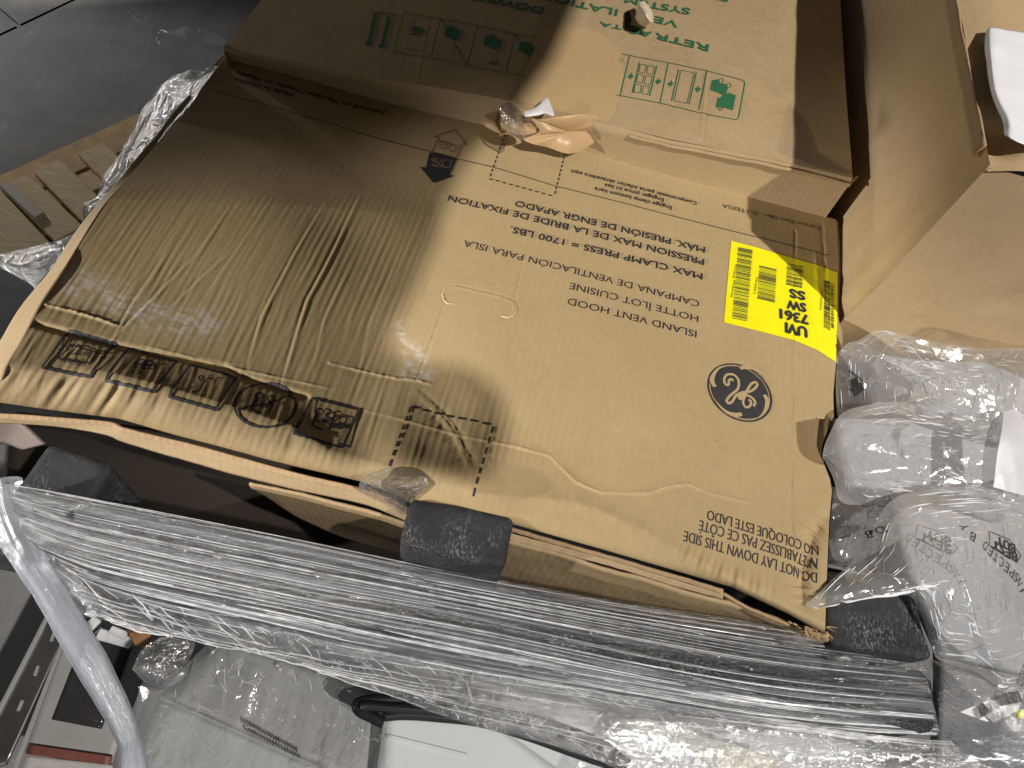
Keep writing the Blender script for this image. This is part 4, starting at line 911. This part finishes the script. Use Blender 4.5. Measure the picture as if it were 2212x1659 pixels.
cf = [[(x, y, z+.05) for x, y, z in r_] for r_ in cf]
CP = loft(cf, 420, 90); CP = disp(CP, .0045*crumple(CP, 60, 81)+.0018*crumple(CP, 190, 82))
link('film_hem', grid_mesh('film_hem', CP, uv=np.stack(np.meshgrid(np.linspace(0, 1.2, 420), np.linspace(0, .12, 90)), -1)), FILM_C, film)
for k_, (x, y, w_) in enumerate(((300, 1172, 34), (385, 1178, 26), (480, 1205, 22), (700, 1248, 24), (905, 1255, 30), (255, 1150, 24), (1720, 1390, 40), (1830, 1425, 46))):
    zz = -.078
    blob('film_tuft', [(x-w_, y-8, zz), (x-w_*.3, y-12, zz), (x+w_*.6, y-3, zz), (x+w_, y+9, zz), (x+w_*.2, y+10, zz), (x-w_*.7, y+4, zz)], zz, .008, film, FILM_C, f=160, a=.007, seed=150+k_, nr=14, ntt=60, a2=.003)
strands('film_fold_glints', CP, 280, 203, film, (.006, .024), (.0002, .0006), curl=.12, off=.0014, along=False)
strands('film_fold_glints', CP, 80, 204, film, (.04, .22), (.0002, .0006), .08, .0012)
# small bunch of film in front of the hole
blob('film_bunch', [(285, 1445, -.27), (310, 1400, -.27), (370, 1370, -.26), (420, 1385, -.26), (412, 1420, -.27), (400, 1460, -.27), (360, 1485, -.28), (315, 1475, -.28)], -.265, .01, film, FILM_C, f=110, a=.008, seed=12, a2=.002)
# twisted rope of film
rp = [at(8, 1040, -.12), at(20, 1110, -.13), at(45, 1175, -.135), at(100, 1270, -.145), at(160, 1370, -.16), at(215, 1465, -.18), at(262, 1555, -.20), at(283, 1620, -.21), at(290, 1700, -.22)]
rr_ = [.019, .022, .018, .0155, .0165, .0175, .0155, .012, .020]
rope = link('twisted_film_rope', tube('twisted_film_rope', rp, rr_, n=40, res=170, noise=lambda G: .08*crumple(G*np.array([1, .35, .35]), 150, 91)+.02*crumple(G, 320, 92)), FILM_R, None, False)
tag(rope, 'twisted rope of clear stretch film running down the lower left', 'film rope')
blob('film_gather', [(0, 1050, -.11), (35, 1080, -.12), (110, 1150, -.13), (180, 1260, -.15), (225, 1320, -.17), (160, 1320, -.17), (90, 1230, -.15), (30, 1150, -.14)], -.14, .008, film, FILM_C, f=90, a=.005, seed=14, a2=.0015)

# ------------------------------------------------------------------ range hood under the film, seen through it
hood = thing('range_hood', 'stainless range hood wrapped in clear film along the bottom', 'range hood', at(900, 1600, -.5))
def quadp(name, q, z, mat, parent, thick=.004, sub=12):
    qq = [(x, y, z if np.ndim(z) == 0 else z[i]) for i, (x, y) in enumerate(q)]
    P = loft([[qq[0], qq[1]], [qq[3], qq[2]]], sub, sub, cv=False); return link(name, grid_mesh(name, P, thick=thick), mat, parent)
quadp('front_panel', [(345, 1506), (700, 1664), (560, 1760), (270, 1700)], -.335, STEEL_L, hood)
quadp('slotted_panel', [(348, 1500), (480, 1385), (850, 1500), (800, 1700)], [-.338, -.36, -.36, -.34], STEEL, hood)
link('bright_edge', plank_mesh('bright_edge', at(345, 1506, -.331), at(700, 1664, -.331), .004, .003, .001), STEEL, hood)
quadp('rear_rail', [(478, 1384), (520, 1390), (850, 1490), (846, 1508)], -.352, plain('dark_rail', (.20, .19, .18), .4, metal=.7), hood)
quadp('back_panel', [(830, 1430), (1450, 1540), (1500, 1720), (800, 1720)], -.40, STEEL, hood)
quadp('right_panel', [(1300, 1540), (2300, 1640), (2300, 1800), (1250, 1740)], -.39, STEEL_L, hood)
slot0 = None
for i in range(20):
    c = at(520+i*6.2, 1548+i*3.4, -.340); c2x = at(530+i*6.2, 1578+i*3.2, -.340)
    for a, b in ((c, c+(c2x-c)*.42), (c+(c2x-c)*.58, c2x)):
        link('vent_slot', plank_mesh('vent_slot', a+np.array([0, 0, .0012]), b+np.array([0, 0, .0012]), .0030, .002, .0008), BLACK, hood)
for q in ((945-340, 1445), (800, 1462), (833, 1472), (600, 1437)):
    c = at(q[0], q[1], -.350); bm = bmesh.new(); bmesh.ops.create_uvsphere(bm, u_segments=12, v_segments=8, radius=.004); bmesh.ops.translate(bm, verts=bm.verts[:], vec=Vector(c)); me = bpy.data.meshes.new('screw'); bm.to_mesh(me); bm.free(); link('screw', me, STEEL, hood, True)
for fi, (rows_, sd) in enumerate((([[(300, 1480, -.29), (345, 1490, -.30), (480, 1378, -.29), (660, 1430, -.29), (850, 1495, -.29)], [(290, 1560, -.30), (430, 1570, -.30), (560, 1560, -.31), (700, 1580, -.31), (845, 1590, -.30)], [(270, 1720, -.30), (430, 1730, -.30), (560, 1740, -.31), (700, 1740, -.31), (830, 1740, -.31)]], 131),
                             ([[(1330, 1560, -.27), (1500, 1560, -.27), (1800, 1590, -.24), (2300, 1600, -.19)], [(1250, 1650, -.28), (1500, 1640, -.28), (1800, 1650, -.25), (2300, 1660, -.2)], [(1200, 1760, -.28), (1500, 1760, -.28), (1800, 1760, -.25), (2300, 1760, -.2)]], 141))):
    HF = loft(rows_, 220, 120); HF = disp(HF, .0025*crumple(HF, 30, sd)+.0004*crumple(HF, 170, sd+1)); strands('film_fold_glints', HF, 75, sd+70, hood, (.012, .05), (.0002, .0005), curl=.1, off=.0012, along=False)
    link('film_wrap', grid_mesh('film_wrap', HF, uv=HF[..., [1, 0]]), FILM_H, hood)
# pale grey panel in front
gp = thing('pale_grey_panel', 'pale grey folded metal panel at the bottom beside the black cord loop', 'metal panel', at(1050, 1620, -.4))
quadp('panel_face', [(832, 1538), (1060, 1558), (1330, 1655), (1310, 1720)][:2]+[(1345, 1760), (800, 1760)], -.315, GREYPANEL, gp)
quadp('panel_lip', [(835, 1585), (1010, 1628), (1200, 1690), (1195, 1700)][:2]+[(1012, 1636), (835, 1592)], -.312, GREYPANEL, gp, .003)
quadp('panel_face', [(1060, 1558), (1190, 1600), (1335, 1648), (1345, 1760)], -.3155, GREYPANEL, gp)
yb_ = thing('cream_strip', 'cream plastic strip under crumpled film, bottom centre right', 'plastic strip', at(1500, 1600, -.4))
quadp('strip_face', [(1330, 1555), (1395, 1552), (1690, 1640), (1650, 1700)], -.33, plain('cream_plastic', (.66, .62, .48), .4), yb_)
# black power cord loop
cz_ = -.256
ck = crop(1300/1.8228, 2000/1.8228, 1350/2187/1.8228)
def cpts(pts, z): return [at(x, y, z) for x, y in ck(pts)]
cord = thing('power_cord', 'black power cord looped under the film at the bottom', 'cord', at(900, 1520, -.4))
link('cord_strand', tube('cord_strand', cpts([(1900, 1640), (1720, 1510), (1500, 1420), (1150, 1320), (850, 1250), (600, 1225), (380, 1222), (230, 1232), (170, 1255), (185, 1290), (260, 1330), (340, 1370)], cz_), .0078, 12, 120), BLACK, cord, True)
link('cord_strand', tube('cord_strand', cpts([(1760, 1620), (1600, 1540), (1300, 1430), (1000, 1340), (800, 1310), (600, 1290), (400, 1275), (230, 1262), (190, 1270)], cz_+.006), .0072, 12, 120), BLACK, cord, True)
link('cord_strand', tube('cord_strand', cpts([(1850, 1660), (1560, 1560), (1250, 1450), (950, 1365), (700, 1335), (480, 1320), (330, 1330)], cz_-.004), .0068, 12, 120), BLACK, cord, True)
link('cord_clip', plank_mesh('cord_clip', *cpts([(320, 1150), (310, 1250)], cz_+.004), .008, .006, .001), BLACK, cord)

# ------------------------------------------------------------------ clear bags at the right
GB = 'clear plastic bags heaped at the right'
bagA = thing('clear_plastic_bag', 'clear plastic bag bunched against the plain carton, topmost of the heap', 'plastic bag', at(2000, 830, .0), GB)
bagB = thing('clear_plastic_bag', 'clear plastic bag with a white tape strip, middle of the heap at the right', 'plastic bag', at(2000, 960, .0), GB)
bagC = thing('clear_plastic_bag', 'clear plastic bag printed INSPECTED BY, its pointed corner reaching onto the carton', 'plastic bag', at(2050, 1200, .0), GB)
bagD = thing('clear_plastic_bag', 'dim clear plastic bag in the gap right of the large carton', 'plastic bag', at(1880, 1080, -.1), GB)
bagE = thing('clear_plastic_bag', 'clear plastic bag holding a barcode label at the lower right', 'plastic bag', at(2150, 1500, -.1), GB)
b1 = blob('bag_skin', [(1808, 765, .0), (1830, 742, .02), (1855, 735, .03), (1895, 712, .06), (1945, 722, .07), (2020, 738, .075), (2120, 752, .08), (2290, 768, .08), (2300, 900, .03), (2290, 970, .01), (2120, 945, .0), (1990, 912, -.01), (1890, 880, -.03), (1850, 905, -.04), (1815, 910, -.04), (1806, 850, -.03)], .02, .016, bagA, FILM_B, f=20, a=.010, seed=21, nr=90, ntt=320, folds=320, a2=.0022)
b2 = blob('bag_skin', [(1776, 985, -.005), (1783, 960, .006), (1812, 900, .02), (1850, 880, .025), (1925, 868, .03), (2010, 876, .035), (2110, 890, .045), (2300, 905, .05), (2300, 1130, .0), (2150, 1110, -.01), (2000, 1100, -.02), (1890, 1090, -.03), (1820, 1085, -.03), (1800, 1035, -.01)], .0, .024, bagB, FILM_B, f=18, a=.011, seed=22, nr=90, ntt=320, folds=320, a2=.0022)
b4 = blob('bag_skin', [(1790, 1050, -.06), (1850, 1060, -.07), (1930, 1055, -.07), (2000, 1080, -.06), (1960, 1150, -.08), (1880, 1200, -.08), (1810, 1220, -.08), (1788, 1150, -.07)], -.08, .012, bagD, FILM_B, f=30, a=.010, seed=24, nr=40, ntt=140)
c9 = crop(1453.7, 1097, .3427)
b3 = blob('bag_skin', [(1738, 1307, .006), (1765, 1285, .008), (1800, 1250, .006), (1830, 1224, .0), (1870, 1180, .0), (1895, 1120, .0), (1935, 1075, .0), (2010, 1058, .0), (2120, 1050, .0), (2290, 1060, -.02), (2290, 1440, -.06), (2190, 1490, -.06), (2110, 1440, -.06), (2028, 1425, -.06), (2012, 1390, -.05), (1990, 1330, -.04), (1965, 1290, -.03), (1920, 1292, -.03), (1850, 1300, -.02), (1790, 1308, -.008), (1760, 1314, .003)], -.03, .034, bagC, FILM_B, f=18, a=.010, seed=23, nr=110, ntt=380, folds=420, a2=.0022)
# long flaring tail of the bag corner
b5 = blob('bag_skin', [(2010, 1425, -.10), (2100, 1450, -.09), (2180, 1490, -.08), (2290, 1450, -.08), (2290, 1700, -.12), (2150, 1690, -.16), (2050, 1640, -.18), (2030, 1550, -.16)], -.10, .03, bagE, FILM_C, f=40, a=.010, seed=25, nr=60, ntt=200, a2=.002)
for p_, b_ in ((bagA, [(1815, 760), (2290, 760), (2290, 950), (1850, 900)]), (bagB, [(1800, 940), (2290, 930), (2290, 1050), (1830, 1060)]), (bagC, [(1860, 1230), (2290, 1080), (2290, 1440), (2030, 1400)])):
    pass
# pale contents inside the bags
def content(parent, q, z, col, name='foam_insert', dz=None):
    z2 = z-.02 if dz is None else z+dz; P = loft([[(*q[0], z), (*q[1], z)], [(*q[3], z2), (*q[2], z2)]], 30, 30, cv=False); P[..., 2] += .008*wob(P, 25, int(q[0][0]))
    link(name, grid_mesh(name, P, thick=.02), plain('foam_insert', col, .7, var=.06, scale=30), parent, True)
content(bagA, [(1905, 768), (2320, 798), (2320, 965), (1880, 888)], .018, (.42, .41, .40), dz=-.06)
content(bagB, [(1815, 900), (2320, 915), (2320, 1090), (1830, 1050)], -.022, (.44, .445, .45), dz=-.03)
content(bagC, [(1930, 1090), (2320, 1070), (2320, 1480), (2035, 1410)], -.07, (.44, .44, .445), dz=-.01)
content(bagE, [(2030, 1400), (2320, 1440), (2320, 1760), (2030, 1700)], -.26, (.16, .16, .165), dz=-.02)
# white tape strip on the middle bag
tapeg = loft([[(2170, 888, .052), (2190, 884, .054), (2205, 890, .054)], [(2158, 950, .050), (2200, 950, .052), (2235, 950, .052)], [(2145, 1052, .028), (2195, 1066, .028), (2230, 1075, .028)]], 24, 50)
tapeg = disp(tapeg, .006*crumple(tapeg, 50, 95)); link('tape_strip', grid_mesh('tape_strip', tapeg), plain('white_tape', (.58, .58, .61), .35, var=.04), bagB)
# black print on the bags
S3 = Surf(b3.data); S1 = Surf(b1.data); S5 = Surf(b5.data)
def bag_text(t_, a, b, s, parent, **k): return print_text(t_, a, b, s, INK, parent, off=.0012, maxe=.004, **k)
arc = c9([(2225, 520), (2180, 425), (2105, 345), (2030, 275), (1960, 200), (1880, 150), (1845, 95)])
wd = 'INSPECTED'
AP = resample(arc[:5], len(wd)+1)
for i, chh in enumerate(wd): bag_text(chh, tuple(AP[i]+(AP[i+1]-AP[i])*.1), tuple(AP[i]+(AP[i+1]-AP[i])*(.35 if chh == 'I' else .85)), S3, bagC, cap=.0135)
AP = resample(arc[4:], 4)
for i, chh in ((1, 'B'), (2, 'Y')): bag_text(chh, tuple(AP[i]+(AP[i+1]-AP[i])*.1), tuple(AP[i]+(AP[i+1]-AP[i])*.9), S3, bagC, cap=.0135)
bag_text('BEST', c9([(2165, 295)])[0], c9([(2010, 200)])[0], S3, bagC, bold=.04, cap=.012); bag_text('BUY', c9([(2150, 235)])[0], c9([(2035, 180)])[0], S3, bagC, bold=.04, cap=.012)
mark(S3, INK, bagC, 'tag_outline', [(c9([(1990, 150), (2120, 205), (2190, 300), (2170, 335), (2110, 320), (1995, 240)]), .0014, True)], off=.0012)
bag_text('D B', c9([(1310, 115)])[0], c9([(1212, 145)])[0], S3, bagC, cap=.010)
bag_text('BEST', c6([(1170, 815)])[0], c6([(1110, 860)])[0], S1, bagA, bold=.04, cap=.011); bag_text('BUY', c6([(1150, 780)])[0], c6([(1110, 800)])[0], S1, bagA, bold=.04, cap=.011)
mark(S1, INK, bagA, 'tag_outline', [(c6([(1105, 735), (1160, 775), (1188, 800), (1180, 840), (1140, 865), (1105, 850)]), .0014, False)], off=.0012)
bag_text('INSPECTED', c9([(2212, 960)])[0], c9([(2160, 1110)])[0], S3, bagC, cap=.010)

# barcode label inside the lower right bag
tg = thing('barcode_label', 'white barcode label slip caught between bag and stretch film at the lower right', 'label', at(2140, 1520, -.1))
tq = [(2074, 1538), (2135, 1512), (2158, 1478), (2215, 1490), (2200, 1535), (2145, 1562), (2120, 1555)]
zt_ = -.085
tp_ = at(*np.array(tq, float).T, zt_); bm = bmesh.new(); add_poly(bm, tp_)
for v in bm.verts: v.co.z = zt_
lp = finish(bm, 'paper_slip', PAPERW, tg)
bm = bmesh.new()
for q0, q1, n_b, sd in (((2100, 1540), (2150, 1512), 26, 3), ((2150, 1510), (2200, 1500), 26, 4)):
    r = np.random.default_rng(sd)
    for i in range(n_b):
        t_ = (i+r.uniform(0, .4))/n_b; a = at(q0[0]+(q1[0]-q0[0])*t_, q0[1]+(q1[1]-q0[1])*t_-8, zt_+.0006); b = at(q0[0]+(q1[0]-q0[0])*t_+10, q0[1]+(q1[1]-q0[1])*t_+16, zt_+.0006)
        add_stroke(bm, [a, b], r.choice([.0005, .0009, .0014]))
for v in bm.verts: v.co.z = zt_+.0006
finish(bm, 'barcode', INK, tg)
P = loft([[(2195, 1535, -.09), (2230, 1530, -.09)], [(2198, 1550, -.09), (2230, 1556, -.09)]], 6, 4); tag(link('yellow_scrap', grid_mesh('yellow_scrap', P, thick=.001), YELLOW), 'small yellow sticker scrap at the right edge beside the barcode label', 'sticker')

# ------------------------------------------------------------------ plastic hanging down the left side of the cartons
hp = [[(478, 138, -.02), (400, 235, -.03), (330, 330, -.04), (255, 420, -.05), (200, 480, -.05), (130, 575, -.055), (80, 640, -.06)],
      [(460, 150, -.09), (390, 200, -.10), (320, 290, -.11), (250, 400, -.12), (205, 455, -.12), (130, 540, -.12), (60, 610, -.12)],
      [(460, 152, -.12), (395, 160, -.13), (345, 192, -.15), (300, 262, -.17), (262, 330, -.18), (238, 372, -.18), (215, 425, -.18), (184, 448, -.18), (176, 500, -.18), (100, 522, -.17), (0, 548, -.16), (-30, 560, -.16)]]
HP = loft(hp, 200, 70); HP = disp(HP, .010*crumple(HP, 34, 101)+.003*crumple(HP, 110, 102))
hs = link('hanging_plastic_sheet', grid_mesh('hanging_plastic_sheet', HP, uv=HP[..., :2]), FILM_C); strands('film_fold_glints', HP, 160, 220, hs, (.015, .06), (.0003, .0010), off=.002, along=False)
tag(hs, 'crinkled clear plastic sheet hanging down the left side of the carton', 'plastic sheet')
scrap = thing('plastic_scrap', 'ragged strip of clear film sticking out past the corner of the green printed carton', 'film scrap', at(430, 80, -.03))
sp = loft([[(490, 85, -.02), (440, 62, -.02), (400, 56, -.03), (360, 72, -.03), (330, 62, -.04), (275, 26, -.06)], [(490, 100, -.03), (440, 95, -.04), (400, 84, -.05), (365, 76, -.05), (332, 66, -.05), (278, 32, -.06)]], 80, 16); sp = disp(sp, .005*crumple(sp, 60, 105)+.002*crumple(sp, 200, 106)); link('film_strip', grid_mesh('film_strip', sp), FILM_R, scrap)
link('film_tail', tube('film_tail', [at(362, 70, -.04), at(348, 66, -.05), at(340, 80, -.06), at(346, 98, -.06)], .0018, 6, 30), FILM_R, scrap)

# ------------------------------------------------------------------ pallet, sheet steel and appliances lower down at the left
zp = -.86
pal = thing('wooden_pallet', 'wooden pallet with slats on the floor at the left', 'pallet', at(150, 400, -1.))
def board(a, b, w, t_, z0=zp, name='slat', m=WOOD): return link(name, plank_mesh(name, at(*a, z0), at(*b, z0), w, t_, .003), m, pal)
board((-60, 440), (330, 262), .12, .10, zp-.02, 'edge_board', plain('pallet_edge_wood', (.66, .44, .22), .8, var=.25, scale=18, bmp=.2))
for a, b in (((195, 318), (300, 420)), ((100, 355), (215, 470)), ((28, 388), (150, 505)), ((-40, 415), (80, 545)), ((-90, 470), (20, 575))): board(a, b, .085, .022)
board((10, 470), (330, 330), .09, .08, zp-.024, 'stringer'); 
WOODW = plain('pale_wood', (.55, .50, .42), .7, var=.12, stretch=(1, 9, 1)); board((8, 395), (85, 465), .03, .03, zp+.012, 'slat', WOODW)
stl = thing('steel_sheet', 'grey sheet steel panel at the left edge below the hanging plastic', 'steel sheet', at(30, 650, -.5)); quadp('sheet_face', [(-80, 540), (110, 590), (60, 760), (-80, 800)], -.45, plain('grey_sheet', (.34, .37, .38), .35, metal=.5, var=.15, scale=6, stretch=(1, 5, 1)), stl)
# wall of grey floor / cabinet beyond the rope
cab = thing('steel_cabinet', 'stainless cabinet edge with a bright seam at the lower left', 'cabinet', at(60, 1500, -.9))
cb = crop(0, 1097.2, 1350/2187/1.8228)
quadp('cabinet_panel', cb([(310, 690), (420, 800), (190, 1400), (-100, 1500)])[:2]+cb([(40, 1640), (-200, 1700)]), [-.60, -.60, -.60, -.60], plain('dark_steel', (.20, .19, .185), .3, metal=.8, var=.25, scale=10), cab)
for q in (((300, 690), (-30, 1330)), ((415, 815), (90, 1660))):
    a, b = cb(q); link('bright_seam', plank_mesh('bright_seam', at(*a, -.595), at(*b, -.595), .007, .006, .001), STEEL, cab)
for q in (((345, 790), (322, 850)), ((240, 1005), (218, 1070)), ((140, 1225), (110, 1295))):
    a, b = cb(q); link('slot_mark', plank_mesh('slot_mark', at(*a, -.5965), at(*b, -.5965), .005, .004, .001), STEEL, cab)
dr = thing('oven_door', 'grey oven door with dark window and red brown trim, far below, lower left', 'oven door', at(200, 1500, -.9))
zo = -.72
quadp('door_frame', cb([(430, 720), (1000, 860), (700, 1660), (150, 1560)]), zo, plain('door_grey', (.30, .295, .28), .45, var=.08, scale=10), dr)
quadp('door_window', cb([(560, 760), (870, 800), (645, 1410), (330, 1350)]), zo+.006, DARKGLASS, dr)
quadp('window_rim', cb([(640, 760), (860, 850), (845, 880), (600, 800)]), zo+.014, plain('grey_rim', (.42, .42, .42), .4), dr)
quadp('wood_trim', cb([(190, 1510), (715, 1585), (700, 1640), (165, 1570)]), zo+.012, REDWOOD, dr)
quadp('lower_panel', cb([(160, 1580), (720, 1640), (700, 1800), (100, 1760)]), zo+.008, plain('lower_grey', (.42, .40, .39), .5), dr)
br = thing('white_bracket', 'white metal bracket seen through the gap in the film, lower left', 'bracket', at(230, 1370, -.7))
link('bracket_bar', plank_mesh('bracket_bar', *[at(*q, -.69) for q in cb([(550, 770), (620, 700)])], .018, .01, .002), WHITE, br)
link('bracket_bar', plank_mesh('bracket_bar', *[at(*q, -.69) for q in cb([(620, 800), (835, 860)])], .02, .01, .002), WHITE, br)
link('bracket_bar', plank_mesh('bracket_bar', *[at(*q, -.68) for q in cb([(700, 770), (800, 815)])], .015, .01, .002), WHITE, br)
P = loft([[(*cb([(790, 750)])[0], -.62), (*cb([(960, 790)])[0], -.62)], [(*cb([(860, 880)])[0], -.63), (*cb([(960, 900)])[0], -.63)]], 8, 8); tag(link('cardboard_piece', grid_mesh('cardboard_piece', P, thick=.004), kraft('kraft_orange', (.40, .20, .09))), 'reddish brown cardboard piece seen through the gap in the film', 'cardboard')

# ------------------------------------------------------------------ unseen sheet added overhead to cast the shadow on the left of the cartons
oc = [(1240, -420), (1215, -60), (1205, 40), (1150, 160), (1075, 265), (1010, 350), (962, 440), (945, 520), (905, 620), (862, 700), (850, 755), (910, 785), (1020, 800), (1080, 850), (1088, 930), (1050, 1005), (960, 1035), (820, 1030), (600, 985), (300, 925), (-300, 830), (-900, 700), (-900, -420)]
LP = np.array(bpy.data.objects['hall_lamp'].location)
op = at(*np.array(oc, float).T, 0.); op = op+(LP-op)*(1.32/LP[2]); bm = bmesh.new(); add_poly(bm, op)
for v, p in zip(bm.verts, op): v.co = Vector(p)
bm.normal_update(); ex = bmesh.ops.extrude_face_region(bm, geom=bm.faces[:])
for e in ex['geom']:
    if isinstance(e, bmesh.types.BMVert): e.co.z += .006
tag(finish(bm, 'added_shade_sheet', K_FLAP, None), 'added unseen sheet above the cartons, there to shade their left side', 'cardboard')
SC.cycles.transparent_max_bounces = 24
